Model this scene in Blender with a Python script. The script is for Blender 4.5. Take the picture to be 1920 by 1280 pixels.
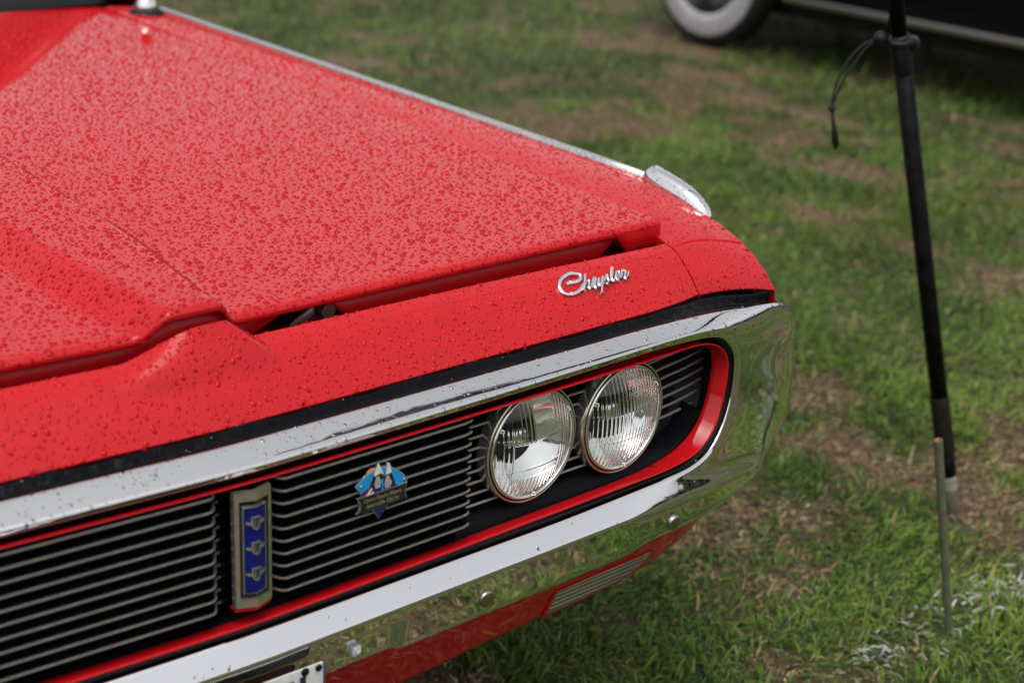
import bpy, bmesh, math, random
import numpy as np
from mathutils import Vector, Matrix

for o in list(bpy.data.objects):
    bpy.data.objects.remove(o, do_unlink=True)
sc = bpy.context.scene
C = sc.collection

# ------------------------------------------------------------------ camera
cam_d = bpy.data.cameras.new("camera")
cam = bpy.data.objects.new("camera", cam_d)
C.objects.link(cam)
sc.camera = cam
CAM_ROWS = [[0.7764532, -0.6286993, 0.0430992], [0.1923886, 0.3016187, 0.9338162], [-0.6000891, -0.7167729, 0.3551474]]
CAM_POS = (-0.7033, -1.2308, 1.381)
rot = Matrix(CAM_ROWS).transposed()
cam.matrix_world = Matrix.Translation(CAM_POS) @ rot.to_4x4()
cam_d.sensor_width = 36
cam_d.sensor_fit = 'HORIZONTAL'
cam_d.lens = 55.535
cam_d.clip_start = 0.05
cam_d.clip_end = 2000
fwd = rot @ Vector((0, 0, -1))
FOCUS = Vector((0.50, 0.06, 0.70))
cam_d.dof.use_dof = True
cam_d.dof.focus_distance = (FOCUS - Vector(CAM_POS)).dot(fwd)
cam_d.dof.aperture_fstop = 4.0
cam_d.dof.aperture_blades = 9

# ------------------------------------------------------------------ sky and sun (overcast, light rain)
SUN_DIR = Vector((-0.30, -0.25, 1.0)).normalized()      # towards the sun
w = bpy.data.worlds.new("World")
sc.world = w
w.use_nodes = True
nt = w.node_tree
bg = nt.nodes["Background"]
sky = nt.nodes.new("ShaderNodeTexSky")
sky.sky_type = 'NISHITA'
sky.sun_disc = False
sky.sun_elevation = math.asin(SUN_DIR.z)
sky.sun_rotation = math.atan2(SUN_DIR.x, SUN_DIR.y)
sky.air_density = 1.0
sky.dust_density = 4.0
sky.ozone_density = 1.0
hs = nt.nodes.new("ShaderNodeHueSaturation")
hs.inputs["Saturation"].default_value = 0.10
nt.links.new(sky.outputs[0], hs.inputs["Color"])
nt.links.new(hs.outputs[0], bg.inputs["Color"])
bg.inputs["Strength"].default_value = 0.15
sun_d = bpy.data.lights.new("sun", 'SUN')
sun_d.energy = 0.8
sun_d.angle = math.radians(50)
sun_d.color = (1.0, 0.97, 0.93)
sun = bpy.data.objects.new("sun", sun_d)
C.objects.link(sun)
sun.rotation_euler = (-SUN_DIR).to_track_quat('-Z', 'Y').to_euler()
sun.location = (0, 0, 12)

sc.view_settings.view_transform = 'Standard'
sc.view_settings.look = 'None'
sc.view_settings.exposure = 0.42
sc.view_settings.gamma = 1.0
sc.render.engine = 'CYCLES'
sc.cycles.use_denoising = True
sc.cycles.max_bounces = 14
sc.cycles.glossy_bounces = 8
sc.cycles.transmission_bounces = 10
sc.cycles.diffuse_bounces = 3
sc.cycles.caustics_reflective = False
sc.cycles.caustics_refractive = False

rng = np.random.default_rng(7)
random.seed(7)

# ------------------------------------------------------------------ materials
def srgb(r, g, b):
    f = lambda c: c / 12.92 if c <= .04045 else ((c + .055) / 1.055) ** 2.4
    return (f(r / 255), f(g / 255), f(b / 255), 1)

def mat(name, base=(.5, .5, .5), rough=.5, metal=0.0, spec=.5, coat=0.0, coat_rough=.03, trans=0.0, ior=1.5,
        noise=None, bump=None):
    m = bpy.data.materials.new(name)
    m.use_nodes = True
    t = m.node_tree
    p = t.nodes["Principled BSDF"]
    base = tuple(base)[:3] + (1,)
    p.inputs["Base Color"].default_value = base
    p.inputs["Roughness"].default_value = rough
    p.inputs["Metallic"].default_value = metal
    p.inputs["Specular IOR Level"].default_value = spec
    p.inputs["Coat Weight"].default_value = coat
    p.inputs["Coat Roughness"].default_value = coat_rough
    p.inputs["Transmission Weight"].default_value = trans
    p.inputs["IOR"].default_value = ior
    tc = t.nodes.new("ShaderNodeTexCoord")
    if noise:                                   # (scale, second colour, sharpness)
        n = t.nodes.new("ShaderNodeTexNoise")
        n.inputs["Scale"].default_value = noise[0]
        n.inputs["Detail"].default_value = 6
        r = t.nodes.new("ShaderNodeValToRGB")
        r.color_ramp.elements[0].position = .5 - noise[2]
        r.color_ramp.elements[1].position = .5 + noise[2]
        r.color_ramp.elements[0].color = base
        r.color_ramp.elements[1].color = tuple(noise[1])[:3] + (1,)
        t.links.new(tc.outputs["Object"], n.inputs["Vector"])
        t.links.new(n.outputs["Fac"], r.inputs["Fac"])
        t.links.new(r.outputs["Color"], p.inputs["Base Color"])
    if bump:                                    # (scale, strength, distance)
        n2 = t.nodes.new("ShaderNodeTexNoise")
        n2.inputs["Scale"].default_value = bump[0]
        n2.inputs["Detail"].default_value = 3
        b = t.nodes.new("ShaderNodeBump")
        b.inputs["Strength"].default_value = bump[1]
        b.inputs["Distance"].default_value = bump[2]
        t.links.new(tc.outputs["Object"], n2.inputs["Vector"])
        t.links.new(n2.outputs["Fac"], b.inputs["Height"])
        t.links.new(b.outputs["Normal"], p.inputs["Normal"])
        if coat:
            t.links.new(b.outputs["Normal"], p.inputs["Coat Normal"])
    return m

RED = (0.50, 0.0066, 0.0115)
M = dict(
    paint=mat("red_paint", RED, .5, 0, .0, coat=.80, coat_rough=.025, noise=(30, (0.45, 0.0058, 0.0100), .2), bump=(3.0, .10, .002)),
    drop=mat("water_on_red_paint", (0.37, 0.0025, 0.005), .02, 0, .30, ior=1.33),
    drop_steep=mat("water_running_on_red_paint", (0.42, 0.0034, 0.006), .02, 0, .42, ior=1.34),
    chrome=mat("chrome", (.80, .80, .82), .03, 1, bump=(13.0, .06, .004)),
    chrome_drop=mat("water_on_chrome", (.20, .21, .22), .05, 1),  # dark grey base stands in for the ground seen refracted in the beads
    steel=mat("dull_steel", (.45, .44, .42), .28, 1, noise=(60, (.30, .29, .27), .2)),
    bar=mat("bright_grille_bar", (.74, .74, .75), .25, .85, noise=(90, (.58, .58, .59), .2)),
    black=mat("black_plastic", (.006, .006, .007), .34, spec=.25),
    blackgloss=mat("black_rubber_wet", (.002, .002, .003), .22, spec=.09, noise=(120, (.005, .005, .007), .2), bump=(70, .5, .006)),
    rubber=mat("tyre_rubber", (.012, .012, .012), .7, spec=.3),
    glass=mat("lens_glass", (.97, .98, .97), .0, trans=1.0, ior=1.45),
    reflector=mat("lamp_reflector", (.86, .86, .86), .05, 1),
    bezel=mat("tarnished_bezel", (.80, .78, .70), .14, .9, noise=(80, (.62, .59, .50), .25)),
    blue=mat("blue_enamel", (.006, .010, .13), .3, spec=.2, coat=.15, noise=(200, (.006, .010, .13), .2)),
    skyblue=mat("light_blue_enamel", (.0, .30, .68), .3, coat=.6),
    navy=mat("navy_enamel", (.006, .010, .12), .3, coat=.6),
    white=mat("white_enamel", (.78, .78, .76), .35, coat=.4, noise=(300, (.62, .62, .6), .3)),
    orange=mat("orange_enamel", (.78, .30, .02), .3, coat=.6),
    redenamel=mat("red_enamel", (.55, .02, .03), .3, coat=.6),
    blackenamel=mat("black_enamel", (.012, .012, .010), .3, coat=.4),
    brass=mat("aged_brass", (.45, .30, .12), .35, 1),
    plate=mat("white_number_plate", (.52, .52, .52), .4, noise=(150, (.66, .66, .64), .2)),  # white toned down to grey, lens vignette put into the base colour
    platetext=mat("dark_purple_print", (.035, .012, .06), .4),
    baybar=mat("grey_bay_bar", (.36, .36, .35), .4, 0.0, spec=.5),
    amber=mat("smoky_clear_lens", (.17, .15, .115), .18, spec=.6, coat=.8, noise=(200, (.13, .115, .09), .25)),
    amber_rib=mat("lens_rib", (.36, .33, .27), .25, coat=.8),
    pole=mat("black_pole_coating", (.0018, .0018, .002), .45, spec=.07, noise=(40, (.010, .010, .010), .2)),
    grip=mat("worn_dark_sleeve", (.012, .0095, .008), .8, spec=.1, noise=(160, (.028, .022, .017), .18), bump=(300, .4, .002)),
    plasticgrey=mat("dark_grey_plastic", (.010, .010, .013), .42, spec=.2),
    cord=mat("black_cord", (.008, .008, .008), .8),
    galv=mat("weathered_metal_stake", (.26, .26, .19), .42, .5, noise=(70, (.15, .155, .10), .25)),
    whitewall=mat("white_wall_rubber", (.50, .49, .52), .42, .35, noise=(30, (.36, .35, .38), .2)),
    carblack=mat("black_car_paint", (.002, .002, .0025), .2, spec=.22),
    stripmetal=mat("running_board_edge", (.30, .28, .27), .38, 1),
    wind=mat("windscreen_glass", (.02, .025, .025), .03, spec=.5),
    inner=mat("red_inner_panel", (.46, .006, .010), .42, spec=.35),
)

# beads on red paint are opaque: a deeper red base stands in for refraction

# ------------------------------------------------------------------ mesh helpers
def mk(name, verts, faces, m, parent=None, smooth=True, fm=None, loc=None):
    me = bpy.data.meshes.new(name)
    me.from_pydata([tuple(map(float, v)) for v in verts], [], [tuple(map(int, f)) for f in faces])
    ms = m if isinstance(m, (list, tuple)) else [m]
    for x in ms:
        me.materials.append(x)
    if fm is not None:
        me.polygons.foreach_set("material_index", np.asarray(fm, np.int32))
    me.polygons.foreach_set("use_smooth", np.full(len(me.polygons), bool(smooth)))
    me.update()
    o = bpy.data.objects.new(name, me)
    C.objects.link(o)
    if parent is not None:
        o.parent = parent
    if loc is not None:
        o.location = loc
    return o

def empty(name, loc=(0, 0, 0), label=None, cat=None, group=None):
    o = bpy.data.objects.new(name, None)
    o.empty_display_size = .1
    C.objects.link(o)
    o.location = loc
    tag(o, label, cat, group)
    return o

def tag(o, label=None, cat=None, group=None, kind=None):
    if label: o["label"] = label
    if cat: o["category"] = cat
    if group: o["group"] = group
    if kind: o["kind"] = kind
    return o

def grid_faces(nu, nv, cu=False, cv=False, base=0, flip=False):
    f = []
    for i in range(nu if cu else nu - 1):
        for j in range(nv if cv else nv - 1):
            a = base + i * nv + j
            b = base + ((i + 1) % nu) * nv + j
            c = base + ((i + 1) % nu) * nv + (j + 1) % nv
            d = base + i * nv + (j + 1) % nv
            f.append((a, d, c, b) if flip else (a, b, c, d))
    return f

class MB:
    """collects several shapes that make up ONE part"""
    def __init__(s): s.v = []; s.f = []; s.m = []
    def add(s, v, f, mi=0):
        b = len(s.v); s.v += [tuple(x) for x in v]
        s.f += [tuple(i + b for i in q) for q in f]; s.m += [mi] * len(f)
        return s
    def box(s, lo, hi, mi=0, bev=0.0):
        x0, y0, z0 = lo; x1, y1, z1 = hi
        if not bev:
            v = [(x, y, z) for x in (x0, x1) for y in (y0, y1) for z in (z0, z1)]
            return s.add(v, [(0, 1, 3, 2), (4, 6, 7, 5), (0, 4, 5, 1), (2, 3, 7, 6), (0, 2, 6, 4), (1, 5, 7, 3)], mi)
        bm = bmesh.new(); bmesh.ops.create_cube(bm, size=1)
        for q in bm.verts:
            q.co = Vector(((x0 + x1) / 2 + q.co.x * (x1 - x0), (y0 + y1) / 2 + q.co.y * (y1 - y0), (z0 + z1) / 2 + q.co.z * (z1 - z0)))
        bmesh.ops.bevel(bm, geom=list(bm.edges), offset=bev, segments=2, affect='EDGES', profile=.5)
        bm.verts.index_update()
        s.add([q.co[:] for q in bm.verts], [[q.index for q in f.verts] for f in bm.faces], mi); bm.free()
        return s
    def tube(s, path, r, n=8, mi=0, caps=True, closed=False, sx=1.0):
        P = [Vector(p) for p in path]; R = r if isinstance(r, (list, tuple)) else [r] * len(P)
        base = len(s.v); k = len(P); up = None; prev = None
        for i, p in enumerate(P):
            a = P[i - 1] if (i > 0 or closed) else p
            b = P[(i + 1) % k] if (i < k - 1 or closed) else p
            t = (b - a).normalized()
            if prev is None:
                up = Vector((0, 0, 1)) if abs(t.z) < .9 else Vector((1, 0, 0))
            else:
                up = prev
            u = (up - t * up.dot(t)).normalized(); v = t.cross(u); prev = u
            for j in range(n):
                an = 2 * math.pi * j / n
                s.v.append(tuple(p + (u * math.cos(an) + v * math.sin(an) * sx) * R[i]))
        q = grid_faces(k, n, cu=closed, cv=True, base=base)
        s.f += q; s.m += [mi] * len(q)
        if caps and not closed:
            s.f += [tuple(base + j for j in range(n)), tuple(base + (k - 1) * n + j for j in reversed(range(n)))]; s.m += [mi, mi]
        return s
    def lathe(s, prof, n=32, mi=0, mat4=None, mis=None):
        base = len(s.v)
        for (r, h) in prof:
            for j in range(n):
                a = 2 * math.pi * j / n
                p = Vector((r * math.cos(a), r * math.sin(a), h))
                s.v.append(tuple(mat4 @ p if mat4 else p))
        q = grid_faces(len(prof), n, cv=True, base=base, flip=True)
        s.f += q
        if mis: s.m += [mis[i // n] for i in range(len(q))]
        else: s.m += [mi] * len(q)
        return s
    def prism(s, pts, fr, depth, mi=0, bev=0.0):
        """flat polygon pts (2D) pushed along the frame's normal; fr=(origin,u,v,n)"""
        o, u, v, nn = fr; k = len(pts); b = len(s.v)
        for d in (0, depth):
            for (x, y) in pts:
                s.v.append(tuple(o + u * x + v * y + nn * d))
        s.f.append(tuple(b + k + i for i in range(k))); s.f.append(tuple(b + i for i in reversed(range(k))))
        for i in range(k):
            j = (i + 1) % k
            s.f.append((b + i, b + j, b + k + j, b + k + i))
        s.m += [mi] * (k + 2)
        return s
    def build(s, name, m, parent=None, smooth=True, loc=None, fix=True):
        o = mk(name, s.v, s.f, m, parent, smooth, s.m if isinstance(m, (list, tuple)) else None, loc)
        if fix:
            bm = bmesh.new(); bm.from_mesh(o.data)
            bmesh.ops.recalc_face_normals(bm, faces=list(bm.faces)); bm.to_mesh(o.data); bm.free()
        return o

def sharp(o, deg=35):
    me = o.data
    me.polygons.foreach_set("use_smooth", np.full(len(me.polygons), True))
    if hasattr(me, "set_sharp_from_angle"):
        me.set_sharp_from_angle(angle=math.radians(deg))
    return o

def lerp(a, b, t): return tuple(x + (y - x) * t for x, y in zip(a, b))
def smooth01(t): t = min(1, max(0, t)); return t * t * (3 - 2 * t)
def dup(o, parent=None, mirror=False):
    c = o.copy(); C.objects.link(c); c.parent = parent
    for ch in list(o.children):
        dup(ch, c)
    return c

# ------------------------------------------------------------------ value noise for the ground
_perm = np.random.default_rng(3).random((256, 256))
def vnoise(x, y):
    xi = np.floor(x).astype(int); yi = np.floor(y).astype(int)
    fx = x - xi; fy = y - yi
    fx = fx * fx * (3 - 2 * fx); fy = fy * fy * (3 - 2 * fy)
    g = lambda a, b: _perm[a % 256, b % 256]
    return (g(xi, yi) * (1 - fx) + g(xi + 1, yi) * fx) * (1 - fy) + (g(xi, yi + 1) * (1 - fx) + g(xi + 1, yi + 1) * fx) * fy
def fbm(x, y, o=4):
    s = 0; a = .5; t = 0
    for k in range(o):
        s = s + a * vnoise(x * 2 ** k + 17 * k, y * 2 ** k + 31 * k); t += a; a *= .55
    return s / t
BARE = [(1.30, .52), (1.76, .53), (2.07, .91), (2.45, 1.22), (1.9, .35), (3.0, 1.94), (3.28, 3.17), (3.72, 2.16), (5.27, 3.02), (3.89, 1.66), (3.66, 4.57), (4.55, 4.68), (1.11, .16), (1.29, .09), (3.92, 3.42), (4.4, 3.05)]
LUSH = [(.79, .46), (.99, .42), (.83, .32), (1.53, .26), (2.26, 1.07), (3.06, 2.22), (2.69, 1.65), (3.17, 1.67), (3.31, 2.73), (4.18, 4.54), (3.52, 5.4), (2.7, .88), (2.68, 1.27), (1.71, .72), (1.15, .32), (.97, .24), (1.35, -.03), (2.14, .67)]
def cover(x, y):
    """1 = thick grass, 0 = bare earth"""
    n = fbm(x * 2.1 + 3.3, y * 2.1 + 8.1, 4) * .45 + fbm(x * 6 + 40, y * 6 + 9, 3) * .55
    g = lambda pts, r: sum(np.exp(-(((x - a) ** 2 + (y - b) ** 2) / (r * (.55 + .20 * math.hypot(a, b))) ** 2)) for a, b in pts)
    n = n - .10 * np.minimum(1, g(BARE, .13)) + .12 * np.minimum(1, g(LUSH, .20))
    return np.clip((n - .345) / .16, 0, 1)
def height(x, y):
    return (fbm(x * 2.3 + 5, y * 2.3, 3) - .5) * .035

# ================================================================== THE GROUND
def build_ground():
    def axis(lo, hi, fine_lo, fine_hi, step):
        a = list(np.arange(fine_lo, fine_hi, step))
        out = [fine_lo]; s = step
        left = []
        p = fine_lo
        while p > lo:
            s *= 1.35; p -= s; left.append(p)
        right = []; p = fine_hi; s = step
        while p < hi:
            s *= 1.35; p += s; right.append(p)
        return np.array(left[::-1] + a + right)
    xs = axis(-600, 600, -2.5, 9.0, .045); ys = axis(-600, 600, -2.5, 9.0, .045)
    X, Y = np.meshgrid(xs, ys, indexing='ij')
    Zh = height(X, Y)
    far = np.hypot(X - 2, Y - 2)
    Zh = np.where(far > 14, 0, Zh)
    nx, ny = len(xs), len(ys)
    co = np.stack([X, Y, Zh - .004], -1).reshape(-1, 3)
    idx = np.arange(nx * ny).reshape(nx, ny)
    q = np.stack([idx[:-1, :-1], idx[1:, :-1], idx[1:, 1:], idx[:-1, 1:]], -1).reshape(-1, 4)
    me = bpy.data.meshes.new("ground")
    me.vertices.add(len(co)); me.vertices.foreach_set("co", co.ravel())
    me.loops.add(q.size); me.loops.foreach_set("vertex_index", q.ravel().astype(np.int32))
    me.polygons.add(len(q)); me.polygons.foreach_set("loop_start", np.arange(0, q.size, 4, dtype=np.int32))
    me.polygons.foreach_set("loop_total", np.full(len(q), 4, np.int32))
    me.polygons.foreach_set("use_smooth", np.full(len(q), True))
    me.update(calc_edges=True)
    at = me.attributes.new("cover", 'FLOAT', 'POINT')
    fr_ = np.clip((np.hypot(co[:, 0] - 3, co[:, 1] - 3) - 7) / 5, 0, 1)
    at.data.foreach_set("value", (cover(co[:, 0], co[:, 1]) * (1 - fr_) + .8 * fr_).astype(np.float32))
    m = bpy.data.materials.new("bare_earth_and_thatch"); m.use_nodes = True
    t = m.node_tree; p = t.nodes["Principled BSDF"]
    L = t.links.new
    tc = t.nodes.new("ShaderNodeTexCoord")
    def noise(sc_, det=6):
        n = t.nodes.new("ShaderNodeTexNoise"); n.inputs["Scale"].default_value = sc_; n.inputs["Detail"].default_value = det
        L(tc.outputs["Object"], n.inputs["Vector"]); return n
    def ramp(a, b, ca, cb, src):
        r = t.nodes.new("ShaderNodeValToRGB"); e = r.color_ramp.elements
        e[0].position = a; e[1].position = b; e[0].color = ca + (1,); e[1].color = cb + (1,)
        L(src, r.inputs["Fac"]); return r
    soil = ramp(.34, .66, (.034, .020, .012), (.24, .15, .085), noise(60).outputs["Fac"])
    thatch = ramp(.30, .70, (.018, .028, .006), (.080, .092, .024), noise(26).outputs["Fac"])
    a = t.nodes.new("ShaderNodeAttribute"); a.attribute_name = "cover"
    n2 = noise(90, 4)
    ad = t.nodes.new("ShaderNodeMath"); ad.operation = 'MULTIPLY_ADD'
    L(n2.outputs["Fac"], ad.inputs[0]); ad.inputs[1].default_value = .9
    sb = t.nodes.new("ShaderNodeMath"); sb.operation = 'SUBTRACT'; L(a.outputs["Fac"], sb.inputs[0]); sb.inputs[1].default_value = .45
    L(sb.outputs[0], ad.inputs[2])
    mx = t.nodes.new("ShaderNodeMix"); mx.data_type = 'RGBA'; mx.clamp_factor = True
    L(ad.outputs[0], mx.inputs["Factor"]); L(soil.outputs["Color"], mx.inputs["A"]); L(thatch.outputs["Color"], mx.inputs["B"])
    L(mx.outputs["Result"], p.inputs["Base Color"])
    p.inputs["Roughness"].default_value = .75
    p.inputs["Specular IOR Level"].default_value = .3
    b = t.nodes.new("ShaderNodeBump"); b.inputs["Strength"].default_value = .8; b.inputs["Distance"].default_value = .02
    L(noise(120, 8).outputs["Fac"], b.inputs["Height"]); L(b.outputs["Normal"], p.inputs["Normal"])
    me.materials.append(m)
    o = bpy.data.objects.new("ground", me); C.objects.link(o)
    tag(o, "patchy lawn ground of brown earth under the grass", None, kind="structure")
    return o
build_ground()

# ------------------------------------------------------------------ blades (grass, straw, painted grass)
def blade_material(name, stops, rough=.5, spec=.2):
    m = bpy.data.materials.new(name); m.use_nodes = True
    t = m.node_tree; p = t.nodes["Principled BSDF"]
    a = t.nodes.new("ShaderNodeAttribute"); a.attribute_name = "tone"
    r = t.nodes.new("ShaderNodeValToRGB")
    e = r.color_ramp.elements
    e[0].position = stops[0][0]; e[0].color = stops[0][1] + (1,)
    e[1].position = stops[-1][0]; e[1].color = stops[-1][1] + (1,)
    for ps, c in stops[1:-1]:
        k = e.new(ps); k.color = c + (1,)
    t.links.new(a.outputs["Fac"], r.inputs["Fac"])
    t.links.new(r.outputs["Color"], p.inputs["Base Color"])
    p.inputs["Roughness"].default_value = rough
    p.inputs["Specular IOR Level"].default_value = spec
    try:
        p.inputs["Subsurface Weight"].default_value = 0.0
    except Exception:
        pass
    return m

def blades(name, root, length, width, heading, pitch0, droop, tone, m, zoff=0.0):
    """each blade: a bent ribbon of three spans; root (n,2)"""
    n = len(root)
    x, y = root[:, 0], root[:, 1]
    z = height(x, y) + zoff
    dx, dy = np.cos(heading), np.sin(heading)
    sxv, syv = -dy, dx
    pts = []
    px, py, pz = x.copy(), y.copy(), z.copy()
    pit = pitch0.copy()
    ws = [1.0, .92, .62, 0.0]
    for k in range(4):
        pts.append((px.copy(), py.copy(), pz.copy(), width * ws[k] * .5))
        if k < 3:
            st = length / 3
            px = px + np.cos(pit) * st * dx; py = py + np.cos(pit) * st * dy; pz = pz + np.sin(pit) * st
            pit = pit - droop
            pz = np.maximum(pz, z + .002)
    co = np.zeros((n, 7, 3), np.float32)
    for k in range(3):
        a, b, c, hw = pts[k]
        co[:, 2 * k] = np.stack([a - sxv * hw, b - syv * hw, c], -1)
        co[:, 2 * k + 1] = np.stack([a + sxv * hw, b + syv * hw, c + hw * .5], -1)
    a, b, c, hw = pts[3]
    co[:, 6] = np.stack([a, b, c], -1)
    tri = np.array([[0, 1, 3], [0, 3, 2], [2, 3, 5], [2, 5, 4], [4, 5, 6]])
    fi = (np.arange(n)[:, None, None] * 7 + tri[None]).reshape(-1, 3)
    me = bpy.data.meshes.new(name)
    me.vertices.add(n * 7); me.vertices.foreach_set("co", co.ravel())
    me.loops.add(fi.size); me.loops.foreach_set("vertex_index", fi.ravel().astype(np.int32))
    me.polygons.add(len(fi)); me.polygons.foreach_set("loop_start", np.arange(0, fi.size, 3, dtype=np.int32))
    me.polygons.foreach_set("loop_total", np.full(len(fi), 3, np.int32))
    me.polygons.foreach_set("use_smooth", np.full(len(fi), True))
    me.update(calc_edges=True)
    at = me.attributes.new("tone", 'FLOAT', 'POINT')
    at.data.foreach_set("value", np.repeat(tone, 7).astype(np.float32))
    me.materials.append(m)
    o = bpy.data.objects.new(name, me); C.objects.link(o)
    return o

def scatter(lo, hi, dens):
    n = int((hi[0] - lo[0]) * (hi[1] - lo[1]) * dens)
    return np.stack([rng.uniform(lo[0], hi[0], n), rng.uniform(lo[1], hi[1], n)], -1)

def in_line(p):      # the white field line, worn and broken
    d = p[:, 1] - (.085 + .03 * np.sin(p[:, 0] * 5))
    return (np.abs(d) < .055) & (p[:, 0] > .95) & (p[:, 0] < 6.0)

near = np.concatenate([scatter((.2, -.75), (4.3, 3.6), 9000), scatter((.45, -.5), (2.3, 1.2), 7000)])
far_ = scatter((-2.6, -2.6), (9.2, 9.0), 900)
keep = ~((far_[:, 0] > .2) & (far_[:, 0] < 4.3) & (far_[:, 1] > -.75) & (far_[:, 1] < 3.6))
far_ = far_[keep]
def thin(p, power=1.15, floor=.09):
    c = cover(p[:, 0], p[:, 1])
    under = (np.abs(p[:, 0]) < .62) & (p[:, 1] > .45) & (p[:, 1] < 4.7)
    return p[(rng.random(len(p)) < np.maximum(c ** power, floor)) & ~under]
near = thin(near); far_ = thin(far_, 1.1, .05)
def grass_params(p, s):
    n = len(p)
    tuft = fbm(p[:, 0] * 9 + 2, p[:, 1] * 9 + 5, 2)
    length = (rng.uniform(.014, .052, n) * (.5 + .8 * tuft)) * s
    width = rng.uniform(.0018, .0040, n) * s
    heading = rng.uniform(0, 2 * math.pi, n) * .75 + vnoise(p[:, 0] * 4, p[:, 1] * 4) * 5
    pitch = np.radians(rng.uniform(18, 82, n))
    droop = np.radians(rng.uniform(8, 42, n))
    tone = np.clip(rng.normal(.42, .20, n) + (fbm(p[:, 0] * 1.7 + 60, p[:, 1] * 1.7, 3) - .5) * .9, 0, .86)
    dry = rng.random(n) < (.03 + .20 * (1 - cover(p[:, 0], p[:, 1])))
    tone = np.where(dry, rng.uniform(.9, 1.0, n), tone)
    return length, width, heading, pitch, droop, tone
gm = blade_material("grass_blade", [(0.0, (.013, .032, .006)), (.40, (.068, .142, .013)), (.86, (.195, .250, .042)), (.90, (.25, .19, .075)), (1.0, (.36, .27, .14))])
allp = np.concatenate([near, far_])
A = grass_params(near, 1.0); B = grass_params(far_, 1.9)
par = [np.concatenate([a, b]) for a, b in zip(A, B)]
painted = in_line(allp) & (rng.random(len(allp)) < .19)
g = ~painted
grass = blades("grass", allp[g], *[q[g] for q in par], gm)
tag(grass, "wet green couch grass in uneven tufts across the lawn", "grass", kind="stuff")
pw = blade_material("line_paint", [(0, (.30, .31, .31)), (1, (.62, .62, .62))], .6, .2)
pg = blades("painted_grass", allp[painted], par[0][painted], par[1][painted] * .9, par[2][painted], par[3][painted] * .4, par[4][painted], par[5][painted], pw, .003)
tag(pg, "grass blades coated with white line paint beside the metal stake", "grass", kind="stuff")
# dry straw lying on the bare earth
st = scatter((.2, -.75), (4.3, 3.6), 9500)
cv = cover(st[:, 0], st[:, 1])
st = st[(rng.random(len(st)) < (1 - cv) * .9 + .10) & ~((np.abs(st[:, 0]) < .62) & (st[:, 1] > .45))]
n = len(st)
sm = blade_material("dry_straw", [(0, (.045, .030, .018)), (.4, (.20, .135, .075)), (.75, (.36, .26, .15)), (1, (.52, .40, .25))], .6, .3)
so = blades("dry_straw", st, rng.uniform(.003, .030, n) * (.4 + .6 * rng.random(n)), rng.uniform(.0008, .0030, n), rng.uniform(0, 6.28, n), np.radians(rng.uniform(0, 26, n)), np.radians(rng.uniform(-2, 12, n)), rng.random(n), sm, .004)
tag(so, "loose dry straw and dead blades lying on the bare earth", "straw", kind="stuff")

# crumbs of soil on the bare patches
cl = scatter((.6, -.5), (4.3, 3.6), 6000)
cl = cl[rng.random(len(cl)) < (1 - cover(cl[:, 0], cl[:, 1])) ** 1.5]
oc = np.array([[1, 0, 0], [0, 1, 0], [-1, 0, 0], [0, -1, 0], [0, 0, 1], [0, 0, -.4]], float)
of = np.array([[0, 1, 4], [1, 2, 4], [2, 3, 4], [3, 0, 4], [1, 0, 5], [2, 1, 5], [3, 2, 5], [0, 3, 5]])
nc = len(cl); sz = .0015 + .007 * rng.random(nc) ** 3
cvx = oc[None] * (sz[:, None, None] * rng.uniform(.6, 1.4, (nc, 6, 3))) + np.stack([cl[:, 0], cl[:, 1], height(cl[:, 0], cl[:, 1]) - .002], -1)[:, None]
clod = mk("soil_crumbs", cvx.reshape(-1, 3).tolist(), (np.arange(nc)[:, None, None] * 6 + of[None]).reshape(-1, 3).tolist(), mat("soil_crumb", (.045, .028, .018), .85, spec=.2, noise=(60, (.15, .095, .055), .2)), None, False)
tag(clod, "crumbs of brown soil scattered over the bare patches of lawn", "soil", kind="stuff")

# ------------------------------------------------------------------ the far wood around the field (seen in the chrome and lamps)
def build_treeline():
    mb = MB()
    r = np.random.default_rng(11)
    v = []; f = []
    for k in range(5200):
        a = r.uniform(0, 2 * math.pi); R = r.uniform(70, 84)
        top = 4.0 + 3.6 * vnoise(np.array([a * 9.0]), np.array([2.2]))[0] + 2.0 * vnoise(np.array([a * 31.0]), np.array([7.2]))[0]
        z = r.uniform(0, 1) ** .8 * top; s = r.uniform(.5, 1.3)
        c = np.array([R * math.cos(a), R * math.sin(a), z])
        d = r.normal(size=(4, 3)) * s
        b = len(v); v += list(c + d); f += [(b, b + 1, b + 2), (b, b + 2, b + 3), (b, b + 3, b + 1), (b + 1, b + 3, b + 2)]
    m = mat("far_foliage", (.020, .034, .014), .8, noise=(.3, (.045, .062, .022), .2))
    o = mk("treeline", v, f, m, None, False)
    tag(o, "far belt of dark trees round the field", "trees", kind="stuff")
build_treeline()

# ================================================================== THE RED CAR
car = empty("red_car", (0, 0, 0), "rain-beaded red vintage car with chrome loop bumper and twin round headlamps", "car")
PI = math.pi
def Yf(X):
    a = abs(X)
    return .032 * a + max(0, a - .6) ** 2

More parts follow.
